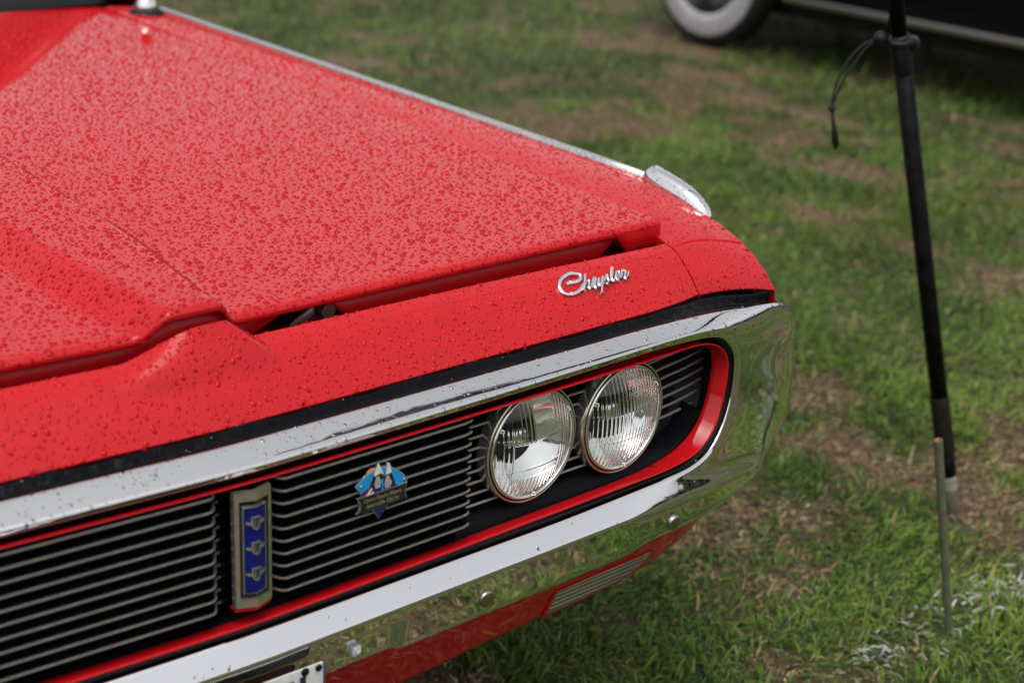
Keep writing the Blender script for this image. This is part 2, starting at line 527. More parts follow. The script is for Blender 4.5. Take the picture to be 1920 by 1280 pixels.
# ---------- hood
def ridge(X, y=None):
    """raised centre ridge, 0..1"""
    yy = .16 if y is None else y
    half = .026 + .024 * smooth01((yy - .14) / .25)
    fl = .032
    d = abs(X - .015) - half
    return 1 - smooth01(d / fl) if d > 0 else 1.0
def hood_front(X): return .148 + .04 * abs(X) - .02 * ridge(X)
def hood_z(X, y):
    k = smooth01((y - .15) / .9)
    fade = 1 - .55 * smooth01((y - .5) / 1.2)
    z = .803 + .010 * (1 - (X / .75) ** 2) * k + .014 * k * min(1, y / 1.8)
    z += .028 * ridge(X, y) * fade
    return z
HX = sorted(set([round(v, 4) for v in list(np.linspace(-.72, .72, 73)) + list(np.linspace(-.10, .13, 47))]))
HY = [0, .004, .012, .03, .06, .1] + list(np.linspace(.15, 1.0, 34))
def side_x(X, t):      # the hood opens out a little towards the windscreen
    return X * (1 + .05 * t)
def rear_y(X): return 1.90 + .02 * (X / .72) ** 2
hv = []
prof_n = 5
for X in HX:
    y0 = hood_front(X); zz = hood_z(X, y0)
    tall = .022 * smooth01((abs(X) - .650) / .006)
    hv += [(X, y0 + .05, zz - .010), (X, y0 + .007, zz - .0105 - tall), (X, y0 + .0015, zz - .0105 - tall), (X, y0, zz - .009 - tall), (X, y0, zz - .0045)]
    for t in HY:
        y = y0 + .002 + t * (rear_y(X) - y0 - .002)
        hv.append((side_x(X, t), y, hood_z(X, y) - (.0012 if t == 0 else 0)))
nv = prof_n + len(HY)
hf = grid_faces(len(HX), nv)
# side flanges
hood = mk("hood", hv, hf, M['paint'], car)
for s in (0, len(HX) - 1):
    hv2 = MB()
    ed = [hv[s * nv + j] for j in range(prof_n - 1, nv)]
    rail = [(x, y, z - .02) for x, y, z in ed]
    k = len(ed)
    hv2.add(ed + rail, [(i, i + 1, k + i + 1, k + i) for i in range(k - 1)])
    hv2.build("hood_side_flange", M['paint'], hood)

# inner frame seen in the open shut-line
def inner_panel(x0, x1, name="inner_panel"):
    xs = np.linspace(x0, x1, 18); mb = MB(); v = []
    for i, X in enumerate(xs):
        e = min(1, min(X - x0, x1 - X) / .018); e = math.sqrt(max(0, 1 - (1 - e) ** 2))
        y = hood_front(X) + .014; z = hood_z(X, y) - .0095
        dep = .010 + .019 * e
        v += [(X, y + .012, z), (X, y, z - .001), (X, y - .001, z - dep + .004), (X, y + .003, z - dep), (X, y + .03, z - dep)]
    mb.add(v, grid_faces(len(xs), 5))
    return mb.build(name, M['inner'], hood)
for a, b in ((.205, .652), (-.652, .135)):
    inner_panel(a, b)
# latch
lt = MB()
lt.lathe([(0, .0), (.0085, 0), (.0095, .002), (.0095, .010), (0, .010)], 6, mat4=Matrix.Translation((.196, .172, .7815)) @ Matrix.Rotation(PI / 2, 4, 'X'))
lt.box((.172, .176, .768), (.206, .186, .792), bev=.002)
lt.tube([(.150, .166, .771), (.162, .164, .778), (.176, .166, .785), (.184, .172, .789)], [.003, .0055, .0055, .003], 8, sx=.5)
sharp(lt.build("hood_latch", mat("dark_oily_steel", (.16, .16, .165), .32, .8), hood))

# ---------- shelf beneath the hood so the shut-line is dark
mb = MB()
v = []
for X in np.linspace(-.70, .70, 41):
    y = .158 + .032 * abs(X)
    v += [(X, y, .762), (X, y + .06, .755), (X, y + .25, .70), (X, y + .26, .45)]
mb.add(v, grid_faces(41, 4))
mb.build("radiator_support", M['inner'], car)

# ---------- nose panel
def nose_ridge(X, v):
    t = max(0.0, 1 - v / .46)
    half = .030 + .040 * min(1, v / .46)
    left = X < .018
    fl = (.095 if left else .032 * (1 - .8 * min(1, v / .46)) + .004)
    d = abs(X - .018) - half + (.030 if left else 0)
    if d <= 0: k = 1.0
    else: k = 1 - smooth01(d / fl) if left else max(0.0, 1 - d / fl)
    return k * t * (1 - .25 * t * (1 - t))
def nose_pt(X, v):
    a = abs(X)
    yt, zt = .130 + .037 * a, .7849 - .0142 * X * X
    yl, zl = Yf(X) + .055, .7267 + .0031 * X * X
    y = yt + (yl - yt) * v; z = zt + (zl - zt) * v
    bul = math.sin(PI * v) * .0065 + .003 * math.sin(PI * min(1, v * 2))
    y -= bul * .55; z += bul * .83
    r = nose_ridge(X, v)
    return (X, y - .004 * r, z + .026 * r)
NX = sorted(set([round(q, 4) for q in list(np.linspace(-.710, .710, 81)) + list(np.linspace(-.1, .13, 70))]))
NV = [0, .015, .04, .08, .14, .2, .27, .34, .41, .48, .55, .62, .7, .78, .86, .93, .975, 1.0]
nvv = []
for X in NX:
    p0 = nose_pt(X, 0)
    nvv += [(X, p0[1] + .012, p0[2] - .016), (X, p0[1] + .006, p0[2] - .003)]
    nvv += [nose_pt(X, q) for q in NV]
    p1 = nose_pt(X, 1)
    nvv += [(X, p1[1] + .002, p1[2] - .003), (X, p1[1] + .012, p1[2] - .004)]
nose = mk("nose_panel", nvv, grid_faces(len(NX), len(NV) + 4, flip=True), M['paint'], car)
sharp(nose, 38)

# ---------- raised name script
SCRIPT = [[(15.2, -1.1), (19.6, -0.2), (27.9, -0.8), (36.6, -0.1), (41.7, 3.1), (43.3, 7.6), (39.2, 10.7), (30.4, 12.2), (20.5, 10.5), (10.5, 6.1), (3.9, -0.8), (2.1, -7.7), (5.4, -13.0), (13.2, -15.7), (23.4, -15.1), (32.3, -12.0), (40.6, -6.4)], [(51.0, 6.0), (45.4, -1.1), (39.3, -8.2), (32.8, -15.7)], [(36.2, -11.7), (42.1, -6.7), (47.9, -3.2), (49.7, -4.9), (46.4, -9.7), (43.5, -13.3), (44.2, -15.3), (48.8, -12.8), (55.3, -6.3), (59.2, -2.3)], [(59.2, -2.3), (61.3, -2.0), (61.6, -3.5), (56.4, -9.6), (52.7, -14.1), (53.2, -16.6), (57.8, -14.2)], [(57.8, -14.2), (63.5, -8.0), (66.7, -4.4), (61.8, -10.8), (60.8, -14.3), (63.9, -13.3), (70.5, -7.3), (74.9, -2.9)], [(74.9, -2.9), (68.9, -10.1), (63.3, -17.4), (57.7, -24.6), (54.7, -26.1)], [(63.9, -13.3), (70.6, -10.5), (78.7, -4.7), (82.9, -1.5), (80.0, -7.1), (78.0, -11.8), (74.5, -14.3), (71.9, -13.1)], [(74.5, -14.3), (80.6, -11.5), (87.9, -5.6), (94.2, 1.7), (97.1, 6.3), (94.5, 4.9), (88.2, -3.5), (85.1, -10.3), (86.3, -12.9), (91.4, -10.6)], [(91.4, -10.6), (97.2, -8.0), (101.8, -4.1), (102.3, -1.2), (98.4, -2.4), (93.1, -7.7), (91.5, -11.8), (94.5, -12.8), (100.0, -10.2)], [(100.0, -10.2), (106.0, -5.0), (109.3, -1.1), (111.6, -2.0), (113.4, -3.3), (109.4, -7.8), (105.4, -12.4), (106.9, -13.8), (112.1, -11.1), (117.8, -5.2)]]
def catmull(P, k=5):
    P = [Vector(p) for p in P]; out = []
    for i in range(len(P) - 1):
        p0 = P[max(0, i - 1)]; p1 = P[i]; p2 = P[i + 1]; p3 = P[min(len(P) - 1, i + 2)]
        for j in range(k):
            t = j / k
            out.append(.5 * ((2 * p1) + (p2 - p0) * t + (2 * p0 - 5 * p1 + 4 * p2 - p3) * t * t + (3 * p1 - p0 - 3 * p2 + p3) * t ** 3))
    out.append(P[-1]); return out
s_u = Vector((1, .032, 0)).normalized(); s_v = Vector((0, .08, .058)).normalized(); s_n = s_u.cross(s_v).normalized()
s_o = Vector((.4899, .1218, .7637))
def nose_normal_offset(P):           # lift of the real panel above the script's plane
    return .0058
mb = MB()
for si, s in enumerate(SCRIPT):
    c = catmull([(x / 1000, y / 1000) for x, y in s], 5)
    v = []
    for i, p in enumerate(c):
        a = c[max(0, i - 1)]; b = c[min(len(c) - 1, i + 1)]
        t = (b - a).normalized(); nn = Vector((-t.y, t.x))
        wd = (.0021 if si == 0 else .00165)
        if i in (0, len(c) - 1): wd *= .6
        hgt = .0125 if si else .0115
        for d, hh in ((-1.15, .002), (-.95, hgt - .0012), (0, hgt), (.95, hgt - .0012), (1.15, .002)):
            q = p + nn * wd * d
            v.append(s_o + s_u * q.x + s_v * q.y + s_n * hh)
    f = grid_faces(len(c), 5)
    k = len(c) - 1
    f += [(0, 1, 2, 3, 4), tuple(k * 5 + i for i in (4, 3, 2, 1, 0))]
    mb.add(v, f)
script_o = mb.build("name_script", M['chrome'], nose)
sharp(script_o, 40)

# ---------- fenders
FA = [(.710, .0773, .7350), (.713, .0936, .7490), (.715, .1212, .7700), (.716, .1615, .7785), (.717, .20, .786), (.718, .26, .794), (.719, .34, .799)] + [(.719 + .036 * t, .34 + 1.55 * t, .800 + .022 * t) for t in np.linspace(.07, 1, 14)]
FB = [(.852, .0850, .7100), (.853, .1060, .7290), (.854, .1320, .7465), (.855, .1640, .7605), (.8555, .2000, .7715), (.8555, .2560, .7860), (.854, .3420, .8010)] + [(.854 + .030 * t, .342 + 1.55 * t, .8020 + .003 * t) for t in np.linspace(.07, 1, 14)]
FA[:5] = [nose_pt(.7128, q) for q in (1, .72, .42, .18, .02)]
FA[5] = (.718, .245, .7965)
def fender_rows():
    rows = []
    for i, (a, b) in enumerate(zip(FA, FB)):
        a = Vector(a); b = Vector(b); r = [a + Vector((.0005, .0, -.016)), a + Vector((.0, .0, -.0006))]
        for t in np.linspace(0, 1, 9):
            p = a.lerp(b, t); p.z += .0050 * math.sin(PI * t) + .001 * t
            r.append(p)
        y = b.y
        arch = .30
        dy = abs(y - .88)
        if dy < .36: arch = .30 + math.sqrt(max(0, .36 ** 2 - dy ** 2)) * .95
        low = max(arch, .30) if y > .30 else b.z - .045
        kx = smooth01((y - .08) / .4) * .8 + .2
        r += [b + Vector((.010 * kx, 0, -.010)), b + Vector((.022 * kx, 0, -.035))]
        for t in (.33, .66, 1):
            z = b.z - .035 + (low - b.z + .035) * t
            r.append(Vector((b.x + .022 + (.018 if y > .3 else -.02) * math.sin(t * 2), y, z)))
        r.append(Vector((b.x + .0, y, low - .004)))
        rows.append(r)
    front = [p + Vector((0, .010, -.006)) for p in rows[0]]
    front2 = [p + Vector((0, -.0005, -.002)) for p in rows[0]]
    return [front, front2] + rows
fr = fender_rows()
for s in (1, -1):
    v = [(p.x * s, p.y, p.z) for r in fr for p in r]
    fo = mk("fender", v, grid_faces(len(fr), len(fr[0]), flip=(s == -1)), M['paint'], car)
    sharp(fo, 40)
    if s == 1: fender = fo
    # chrome bead along the top edge
    path = [(b[0] + .002, b[1], b[2] + .004) for b in FB[6:]]
    mb = MB(); v = []
    for p in path:
        for d in ((-.0065, -.003), (-.0055, .002), (-.002, .0045), (.0025, .0045), (.006, .002), (.0075, -.003)):
            v.append(((p[0] + d[0]) * s, p[1], p[2] + d[1]))
    mb.add(v, grid_faces(len(path), 6) + [(0, 1, 2, 3, 4, 5)])
    tr = mb.build("edge_trim", mat("satin_bright_trim", (.82, .81, .81), .34, 1, noise=(220, (.50, .49, .49), .12)), fo)
    # marker lamp housing
    mb = MB(); v = []
    ts = [0, .03, .1, .25, .45, .65, .82, .93, 1.0]
    hh = [.002, .016, .0235, .0235, .0225, .0205, .016, .0095, .001]
    ww = [.010, .013, .015, .016, .016, .0155, .0135, .010, .004]
    for t, h, wd in zip(ts, hh, ww):
        y = .346 - t * .128
        i = np.interp(y, [b[1] for b in FB], [b[0] for b in FB]); zb = np.interp(y, [b[1] for b in FB], [b[2] for b in FB])
        for d, k in ((-1, -.30), (-.98, .25), (-.80, .80), (-.35, 1.0), (.35, 1.0), (.8, .8), (.98, .25), (1, -.5)):
            v.append(((i + .002 + wd * d) * s, y, zb + h * k))
    mb.add(v, grid_faces(len(ts), 8) + [tuple(range(8)), tuple((len(ts) - 1) * 8 + k for k in range(8))])
    mk_o = mb.build("marker_lamp", M['chrome'], fo)
    if s == 1: marker = mk_o; trim_r = tr

# ---------- bumper
KB = [
 ([0.677, 0.0276, 0.6973], [0.6654, 0.0216, 0.7108], [0.7159, 0.06, 0.7154], None),
 ([0.7048, 0.0335, 0.6861], [0.7149, 0.0321, 0.7011], [0.7802, 0.068, 0.705], None),
 ([0.727, 0.0394, 0.668], [0.734, 0.0375, 0.6738], [0.8580, 0.078, 0.6945], None),
 ([0.7391, 0.043, 0.6503], [0.7494, 0.0423, 0.6498], [0.9120, 0.092, 0.6690], None),
 ([0.7423, 0.044, 0.627], [0.7532, 0.0436, 0.6247], [0.9420, 0.105, 0.6010], None),
 ([0.7407, 0.0435, 0.5975], [0.752, 0.0432, 0.5935], [0.9560, 0.11, 0.5420], None),
 ([0.73, 0.0403, 0.5694], [0.7413, 0.0397, 0.5631], [0.9510, 0.108, 0.4945], None),
 ([0.7144, 0.036, 0.5475], [0.7241, 0.0346, 0.5388], [0.9209, 0.1, 0.4658], None),
 ([0.6922, 0.0307, 0.5317], [0.6993, 0.0282, 0.5262], [0.8537, 0.075, 0.4638], [0.8973, 0.090, 0.4449]),
 ([0.6652, 0.0255, 0.5263], [0.6692, 0.0222, 0.5221], [0.7820, 0.045, 0.4784], [0.8372, 0.060, 0.4431]),
 ([0.6432, 0.0225, 0.5236], [0.6446, 0.0186, 0.5203], [0.7158, 0.022, 0.4866], [0.7708, 0.039, 0.4377]),
 ([0.6033, 0.0193, 0.5244], [0.6013, 0.0152, 0.5228], [0.6571, 0.008, 0.4947], [0.6958, 0.018, 0.4388]),
]
def ev(c, X): return c[0] + c[1] * X * X
V3 = Vector
stations = []            # each: list of rails a b c d d1 d2 e f ; crease weights
for X in (0.0, .07, .172, .176, .184, .19, .22, .28, .36, .44, .52, .59):
    b = V3((X, Yf(X), ev((.6997, .0121), X))); c = V3((X, Yf(X) - .004, ev((.7072, .019), X))); d = V3((X, Yf(X) + .03, ev((.7214, .0013), X)))
    e = d + V3((0, .006, -.010)); f = e + V3((0, .02, -.012))
    stations.append(('t', b, c, d, None, e, f))
for k, (b, c, d, e) in enumerate(KB):
    b, c, d = V3(b), V3(c), V3(d)
    if k < 3: e = d + V3((.004, .010 + .012 * k, -.008)); f = e + V3((0, .03, -.012))
    elif k < 8:
        e = d + V3((.016, .10, 0)); f = e + V3((0, .18, 0))
    else:
        e = V3(e); g = (11 - k) / 3
        f = e + V3((.0, .05 + .10 * g, -.004 * (1 - g)))
    stations.append(('k%d' % k, b, c, d, None, e, f))
for X in (.56, .50, .44, .36, .28, .22, .19, .184, .176, .172, .07, 0.0):
    b = V3((X, Yf(X), ev((.5213, -.0085), X) + (.5235 - ev((.5213, -.0085), .6)) * smooth01((X - .4) / .2)))
    c = V3((X, Yf(X) - .004, b.z - .0012)); d = V3((X, Yf(X) - .020, ev((.4968, .0019), X) - .002 * smooth01((X - .42) / .22)))
    e = V3((X, Yf(X) - .010, ev((.437, .0041), X))); f = e + V3((0, .05, -.003))
    stations.append(('b%.4f' % X, b, c, d, None, e, f))
rows = []
for (kd, b, c, d, _, e, f) in stations:
    a = b + V3((0, .022, 0)) + (b - V3((.35, b.y, .61))).normalized() * .001
    d1 = d.lerp(e, .30); d2 = d.lerp(e, .36)
    if kd[0] == 'k' and 2 < int(kd[1:]) < 8:
        d1 = d.lerp(e, .35) + V3((.010, -.006, 0)); d2 = d.lerp(e, .68) + V3((.007, -.003, 0))
    if kd[0] == 'b' and float(kd[1:]) < .18:
        d2 = d2 + V3((0, .010, -.001)); e = e + V3((0, .008, 0))
    rows.append([a, b, c, d, d1, d2, e, f])
nr = 8
full = rows[:] + [[V3((-p.x, p.y, p.z)) for p in r] for r in rows[-2:0:-1]]
ns = len(full)
bv = [p for r in full for p in r]
bf = grid_faces(ns, nr, cu=True)
bumper = mk("bumper", bv, bf, M['chrome'], car)
me = bumper.data
cr = me.attributes.new("crease_edge", 'FLOAT', 'EDGE')
half = len(rows)
def kind_of(i):
    i = i if i < half else 2 * half - 2 - i
    return stations[i][0]
vals = np.zeros(len(me.edges), np.float32)
for e in me.edges:
    a, b = e.vertices
    i, j = a // nr, a % nr; i2, j2 = b // nr, b % nr
    kd = kind_of(i)
    if j == j2:
        if j == 1: vals[e.index] = .75
        elif j == 2: vals[e.index] = .75 if kd[0] == 't' else .35
        elif j == 3: vals[e.index] = .55 if kd[0] == 'b' else (.25 if kd[0] == 't' else (.5 if kd in ('k1', 'k2', 'k3') else .12))
        elif j in (4, 5) and kd[0] == 'b': vals[e.index] = .5
        elif j == 6: vals[e.index] = .6 if kd[0] in 'bt' else .2
cr.data.foreach_set("value", vals)
sub = bumper.modifiers.new("subdivision", 'SUBSURF'); sub.levels = 3; sub.render_levels = 3

# bolts, cage nut
def dome(name, loc, r, h, m, parent):
    mb = MB(); pr = [(r * math.cos(t), h * math.sin(t)) for t in np.linspace(0, PI / 2 - .02, 7)]
    mb.lathe([(r * 1.0, -.006)] + pr + [(0.0, h)], 24, mat4=Matrix.Translation(loc) @ Matrix.Rotation(PI / 2 + .12, 4, 'X'))
    return mb.build(name, m, parent)
for s in (1, -1):
    dome("bumper_bolt", (.6147 * s, .0055, .4637), .0102, .0024, M['steel'], bumper)
    dome("bumper_bolt", (.3025 * s, -.0062, .4625), .0102, .0024, M['steel'], bumper)
mb = MB(); mb.box((.1190, -.0070, .4520), (.1300, .006, .4635), bev=.0015); mb.lathe([(.0, .0), (.003, 0), (.003, .003), (0, .003)], 10, mat4=Matrix.Translation((.1245, -.0070, .4578)) @ Matrix.Rotation(PI / 2, 4, 'X'))
mb.build("plate_nut", M['plate'], bumper)

# ---------- number plate
plate = MB()
plate.box((-.305, -.030, .3716), (.067, -.0275, .4786), bev=.001)
plate_o = plate.build("number_plate", M['plate'], car)
for hx, hz, hr in ((.0605, .4735, .0040), (.0440, .4745, .0046)):
    mb = MB(); mb.lathe([(0, 0), (hr, 0), (hr, .0012), (0, .0012)], 14, mat4=Matrix.Translation((hx, -.0300, hz)) @ Matrix.Rotation(PI / 2, 4, 'X'))
    mb.build("screw_hole", M['black'], plate_o)
mb = MB(); mb.box((.0660, -.0308, .3716), (.0685, -.0275, .4790)); mb.build("plate_edge", M['platetext'], plate_o)
mb = MB()          # only the top of the last character shows: two upright strokes joined at the foot
mb.add([(.0232, -.0312, .4015), (.0302, -.0312, .4015), (.0302, -.0312, .4070), (.0375, -.0312, .4070), (.0375, -.0312, .4015), (.0445, -.0312, .4015), (.0445, -.0312, .4705), (.0375, -.0312, .4700), (.0375, -.0312, .4078), (.0302, -.0312, .4078), (.0302, -.0312, .4690), (.0232, -.0312, .4685)],
       [(0, 1, 2, 9, 10, 11), (2, 3, 8, 9), (3, 4, 5, 6, 7, 8)])
mb.build("plate_character", M['platetext'], plate_o, False)

# ---------- black seal between bumper and nose panel
v = []
SX = list(np.linspace(-.842, .842, 91))
for X in SX:
    a = abs(X)
    if a < .70: y0, z0 = Yf(X) + .032, .7165; y1, z1 = Yf(X) + .058, .7225
    else:
        t = (a - .70) / .16
        y0, z0 = .0645 + .020 * t, .7150 - .028 * t; y1, z1 = .0905 - .001 * t, .7225 - .017 * t
    wob = .0012 * math.sin(X * 61) + .0008 * math.sin(X * 23 + 1)
    v += [(X, y0 - .004, z0 - .012), (X, y0, z0 - .001), (X, y0 + .006, z0 + .0006 + wob), (X, (y0 + y1) / 2 + .004, (z0 + z1) / 2 - .002), (X, y1 - .008, z1 + .0008 + wob), (X, y1 - .003, z1 + .002 + wob), (X, y1 + .010, z1 + .004), (X, y1 + .03, z1 + .010)]
seal = mk("bumper_seal", v, grid_faces(len(SX), 8, flip=True), M['blackgloss'], car)

# ---------- red grille surround
TF = [[0.6724, 0.0268, 0.6892], [0.6971, 0.0317, 0.6789], [0.712, 0.0353, 0.6674], [0.7227, 0.0382, 0.6539], [0.7266, 0.0393, 0.6402], [0.7239, 0.0385, 0.6099], [0.7153, 0.0362, 0.5813], [0.7031, 0.0331, 0.559], [0.6759, 0.0274, 0.5416], [0.6459, 0.0228, 0.5362], [0.6023, 0.0193, 0.5328]]
TB = [[0.6942, 0.0551, 0.6697], [0.7015, 0.0567, 0.664], [0.7052, 0.0576, 0.6571], [0.708, 0.0583, 0.6482], [0.7102, 0.0589, 0.6349], [0.7056, 0.0577, 0.6073], [0.698, 0.0559, 0.582], [0.6813, 0.0524, 0.5617], [0.6554, 0.048, 0.5472], [0.6304, 0.0451, 0.5398], [0.5963, 0.0431, 0.5338]]
def surround_rows():
    R = []
    for X in (.0, .1, .2, .3, .4, .5, .58, .64):
        zt = .6903 + .0089 * X * X
        R.append((V3((X, Yf(X), zt)), V3((X, Yf(X) + .024, zt - .009))))
    for a, b in zip(TF, TB): R.append((V3(a), V3(b)))
    for X in (.54, .45, .36, .27, .18, .09, .0):
        zf = .5275 + .0126 * X * X; zb = .5283 + .0095 * X * X
        R.append((V3((X, Yf(X), zf)), V3((X, Yf(X) + .024, zb))))
    return R
cen = V3((.33, 0, .612))
sr = []
for a, b in surround_rows():
    dirn = V3((cen.x - a.x if a.x > .55 else 0, 0, cen.z - a.z)).normalized()
    f1 = a + dirn * (.0018 if a.z > .685 else .0035)
    f2 = b + dirn * .0005
    sr.append([a + V3((0, .004, 0)), a + V3((0, .0015, 0)), a + dirn * .0008 + V3((0, -.0005, 0)), f1 + V3((0, -.0005, 0)), f1 + dirn * .0012 + V3((0, .002, 0)), f2, f2 - dirn * .010 + V3((0, .003, 0))])
full2 = sr + [[V3((-p.x, p.y, p.z)) for p in r] for r in sr[-2:0:-1]]
mo = mk("grille_surround", [p for r in full2 for p in r], grid_faces(len(full2), 7, cu=True), M['paint'], car)
ss = mo.modifiers.new("subdivision", 'SUBSURF'); ss.levels = 2; ss.render_levels = 2
# joints of the surround
for (p, q, dx) in (((.6023, .0188, .5335), (.5963, .0425, .5342), .0012), ((.607, .0192, .692), (.607, .0225, .690), .0012)):
    mb = MB(); mb.add([(p[0] - dx, p[1] - .0015, p[2] - .001), (p[0] + dx, p[1] - .0015, p[2] - .001), (q[0] + dx, q[1], q[2] + .0016), (q[0] - dx, q[1], q[2] + .0016)], [(0, 1, 2, 3)])
    mb.build("joint_line", M['black'], mo, False, fix=False)
# black liner between chrome and surround + back plate
v = []
for r, rr in zip(stations, range(len(stations))):
    pass
mb = MB()
lv = []
loop = [r[1] for r in rows]                       # lip
for p, stn in zip(loop, stations):
    kd = stn[0]
    gap = .0110 if kd[0] == 't' else (.0068 if kd[0] == 'b' else (.012, .0125, .013, .0145, .015, .0155, .0145, .0125, .0115, .0105, .0095, .0085)[int(kd[1:])])
    d = (p - V3((min(p.x, .35), p.y, .61)))
    d.y = 0; d = d.normalized()
    lv += [p + d * .002 + V3((0, .005, 0)), p - d * gap + V3((0, .0065, 0)), p - d * (gap + .0002) + V3((0, .04, 0))]
k = len(loop)
lv2 = lv + [V3((-q.x, q.y, q.z)) for q in lv]
mb.add(lv, grid_faces(k, 3)); mb.add([V3((-q.x, q.y, q.z)) for q in lv], grid_faces(k, 3, flip=True))
mb.build("opening_liner", M['black'], car)

# ---------- grille
grille = empty("grille"); grille.parent = car
mb = MB(); v = []
bx = [-.77, -.60, -.45, -.30, -.295, 0, .295, .30, .45, .60, .77]
for X in bx:
    y = Yf(X) + (.058 if abs(X) >= .30 else .080)
    v += [(X, y, .505), (X, y, .712)]
mb.add(v, grid_faces(len(bx), 2))
mb.build("backing_plate", M['black'], grille, False)
# lower ledge beneath the lamps
mb = MB(); v = []
for X in np.linspace(.285, .70, 16):
    for s in (1,):
        zf = float(np.interp(X, [.56, .596, .63, .655, .681, .70], [.526, .5330, .5392, .5466, .5610, .580])); v += [(X, Yf(X) + .0250, zf), (X, Yf(X) + .0290, max(.5440, zf + .001)), (X, Yf(X) + .0600, max(.5480, zf + .002))]
lpm = mat("dark_blue_black_plate", (.004, .0045, .006), .5, spec=.1)
mk("lower_plate", v, grid_faces(16, 3), lpm, grille); mk("lower_plate", [(-x, y, z) for x, y, z in v], grid_faces(16, 3, flip=True), lpm, grille)

def bar_path():
    P = [(.018, .019), (.024, .0195), (.0295, .0175), (.0325, .0135), (.0345, .0085), (.0375, .0045), (.0420, .0015), (.048, Yf(.048) - .0002)]
    P += [(x, Yf(x)) for x in np.linspace(.06, .272, 14)]
    P += [(.279, .0098), (.2845, .0115), (.288, .0145), (.2895, .0195), (.290, .027), (.290, .034)]
    return P
def make_bar(sgn):
    P = bar_path(); v = []; f = []; fm = []
    prof = [(-.0009, .0012), (-.0010, .0004), (-.0006, -.0006), (.0006, -.0006), (.0010, .0004), (.0008, .0022), (.0012, .052), (-.0048, .052), (-.0056, .006), (-.0030, .0022)]
    n_ = len(P); k = len(prof)
    for i, (x, y) in enumerate(P):
        a = P[max(0, i - 1)]; b = P[min(n_ - 1, i + 1)]
        t = V3((b[0] - a[0], b[1] - a[1], 0)).normalized(); nn = V3((-t.y, t.x, 0))   # into the car
        for (dz, dd) in prof:
            dep = dd
            if dd > .03: dep = max(.004, min(dd, .055 - y) if abs(nn.y) > .5 else .006)
            q = V3((x, y, 0)) + nn * dep
            v.append((q.x * sgn, q.y, dz))
    for i in range(n_ - 1):
        for j in range(k):
            a, b = i * k + j, i * k + (j + 1) % k
            q = (a, b, b + k, a + k)
            f.append(q if sgn > 0 else q[::-1]); fm.append(0 if (j <= 4 and 1 <= i < n_ - 4) else 1)
    f += [tuple(range(k)), tuple((n_ - 1) * k + j for j in reversed(range(k)))]; fm += [1, 1]
    return mk("grille_bar", v, f, [M['bar'], M['black']], grille, True, fm)
for sgn in (1, -1):
    b0 = make_bar(sgn); sharp(b0, 50)
    for kk in range(10):
        o = b0 if kk == 0 else b0.copy()
        if kk: C.objects.link(o); o.parent = grille
        o.location = (0, 0, .683 - .01415 * kk)
# thin bars of the lamp bays
LC = [(.3935, .6185), (.5432, .6142)]
LR = .0730
def thin_bar(x0, x1, z, kink=0, dep=.0545):
    mb = MB(); v = []
    xs = np.linspace(x0, x1, 7)
    for i, X in enumerate(xs):
        dz = 0
        if kink == 1: dz = -.0016 if i < 2 else 0
        y = Yf(X) + dep
        for (a, b) in ((-.0007, .003), (-.0007, 0), (.0007, 0), (.0007, .003)):
            v.append((X, y + b, z + a + dz))
    mb.add(v, grid_faces(7, 4))
    return mb.build("lamp_bay_bar", M['baybar'], grille, False)
def half_w(z, k): return math.sqrt(max(0, LR ** 2 - (z - LC[k][1]) ** 2))
for s in (1, -1):
    todo = []
    for kk in range(9):
        z = .6732 - .01425 * kk                       # nearer bars beside and between the lamps
        todo.append((.297, LC[0][0] - half_w(z, 0) + .002, z, 0, .030))
        a, b = LC[0][0] + half_w(z, 0) - .002, LC[1][0] - half_w(z, 1) + .002
        if b - a > .010: todo.append((a, b, z, 0, .034))
    for kk in range(7):
        z = .6595 - .01425 * kk
        todo.append((LC[1][0] + half_w(z, 1) + .001, .742 - .004 * max(0, kk - 3) ** 1.6, z, 1, .0545))
    for a, b, z, kink, dep in todo:
        if b - a > .004:
            o = thin_bar(a, b, z, kink, dep)
            if s < 0: o.scale = (-1, 1, 1)

# ---------- centre badge
badge = empty("centre_badge", (.0028, 0, 0)); badge.parent = car
def vplate(name, x, z0, z1, y_edge, y_ridge, th, m, parent, inset=0):
    v = [(-x, y_edge + th, z0), (0, y_ridge + th, z0), (x, y_edge + th, z0), (x, y_edge + th, z1), (0, y_ridge + th, z1), (-x, y_edge + th, z1),
         (-x, y_edge, z0), (0, y_ridge, z0), (x, y_edge, z0), (x, y_edge, z1), (0, y_ridge, z1), (-x, y_edge, z1)]
    f = [(6, 7, 10, 11), (7, 8, 9, 10), (0, 6, 11, 5), (2, 3, 9, 8), (5, 11, 10, 4), (4, 10, 9, 3), (0, 1, 7, 6), (1, 2, 8, 7)]
    mb = MB(); mb.add(v, f); o = mb.build(name, m, parent, False)
    return o
def vframe(name, xo, xi, zo0, zo1, zi0, zi1, ye, yr, th, m, parent):
    """rectangular frame folded along its middle"""
    slope = (ye - yr) / xo
    Y = lambda x: yr + slope * abs(x)
    out = [(-xo, zo0), (0, zo0), (xo, zo0), (xo, zo1), (0, zo1), (-xo, zo1)]
    inn = [(-xi, zi0), (0, zi0), (xi, zi0), (xi, zi1), (0, zi1), (-xi, zi1)]
    v = []
    for (x, z) in out: v.append((x, Y(x) + th, z))
    for (x, z) in out: v.append((x * .965, Y(x), z + (.0012 if z == zo0 else -.0012)))
    for (x, z) in inn: v.append((x, Y(x), z))
    for (x, z) in inn: v.append((x, Y(x) + th, z))
    f = []
    for r in range(3):
        for i in range(6):
            j = (i + 1) % 6
            f.append((r * 6 + i, r * 6 + j, r * 6 + 6 + j, r * 6 + 6 + i))
    mb = MB(); mb.add(v, f); return mb.build(name, m, parent, False)
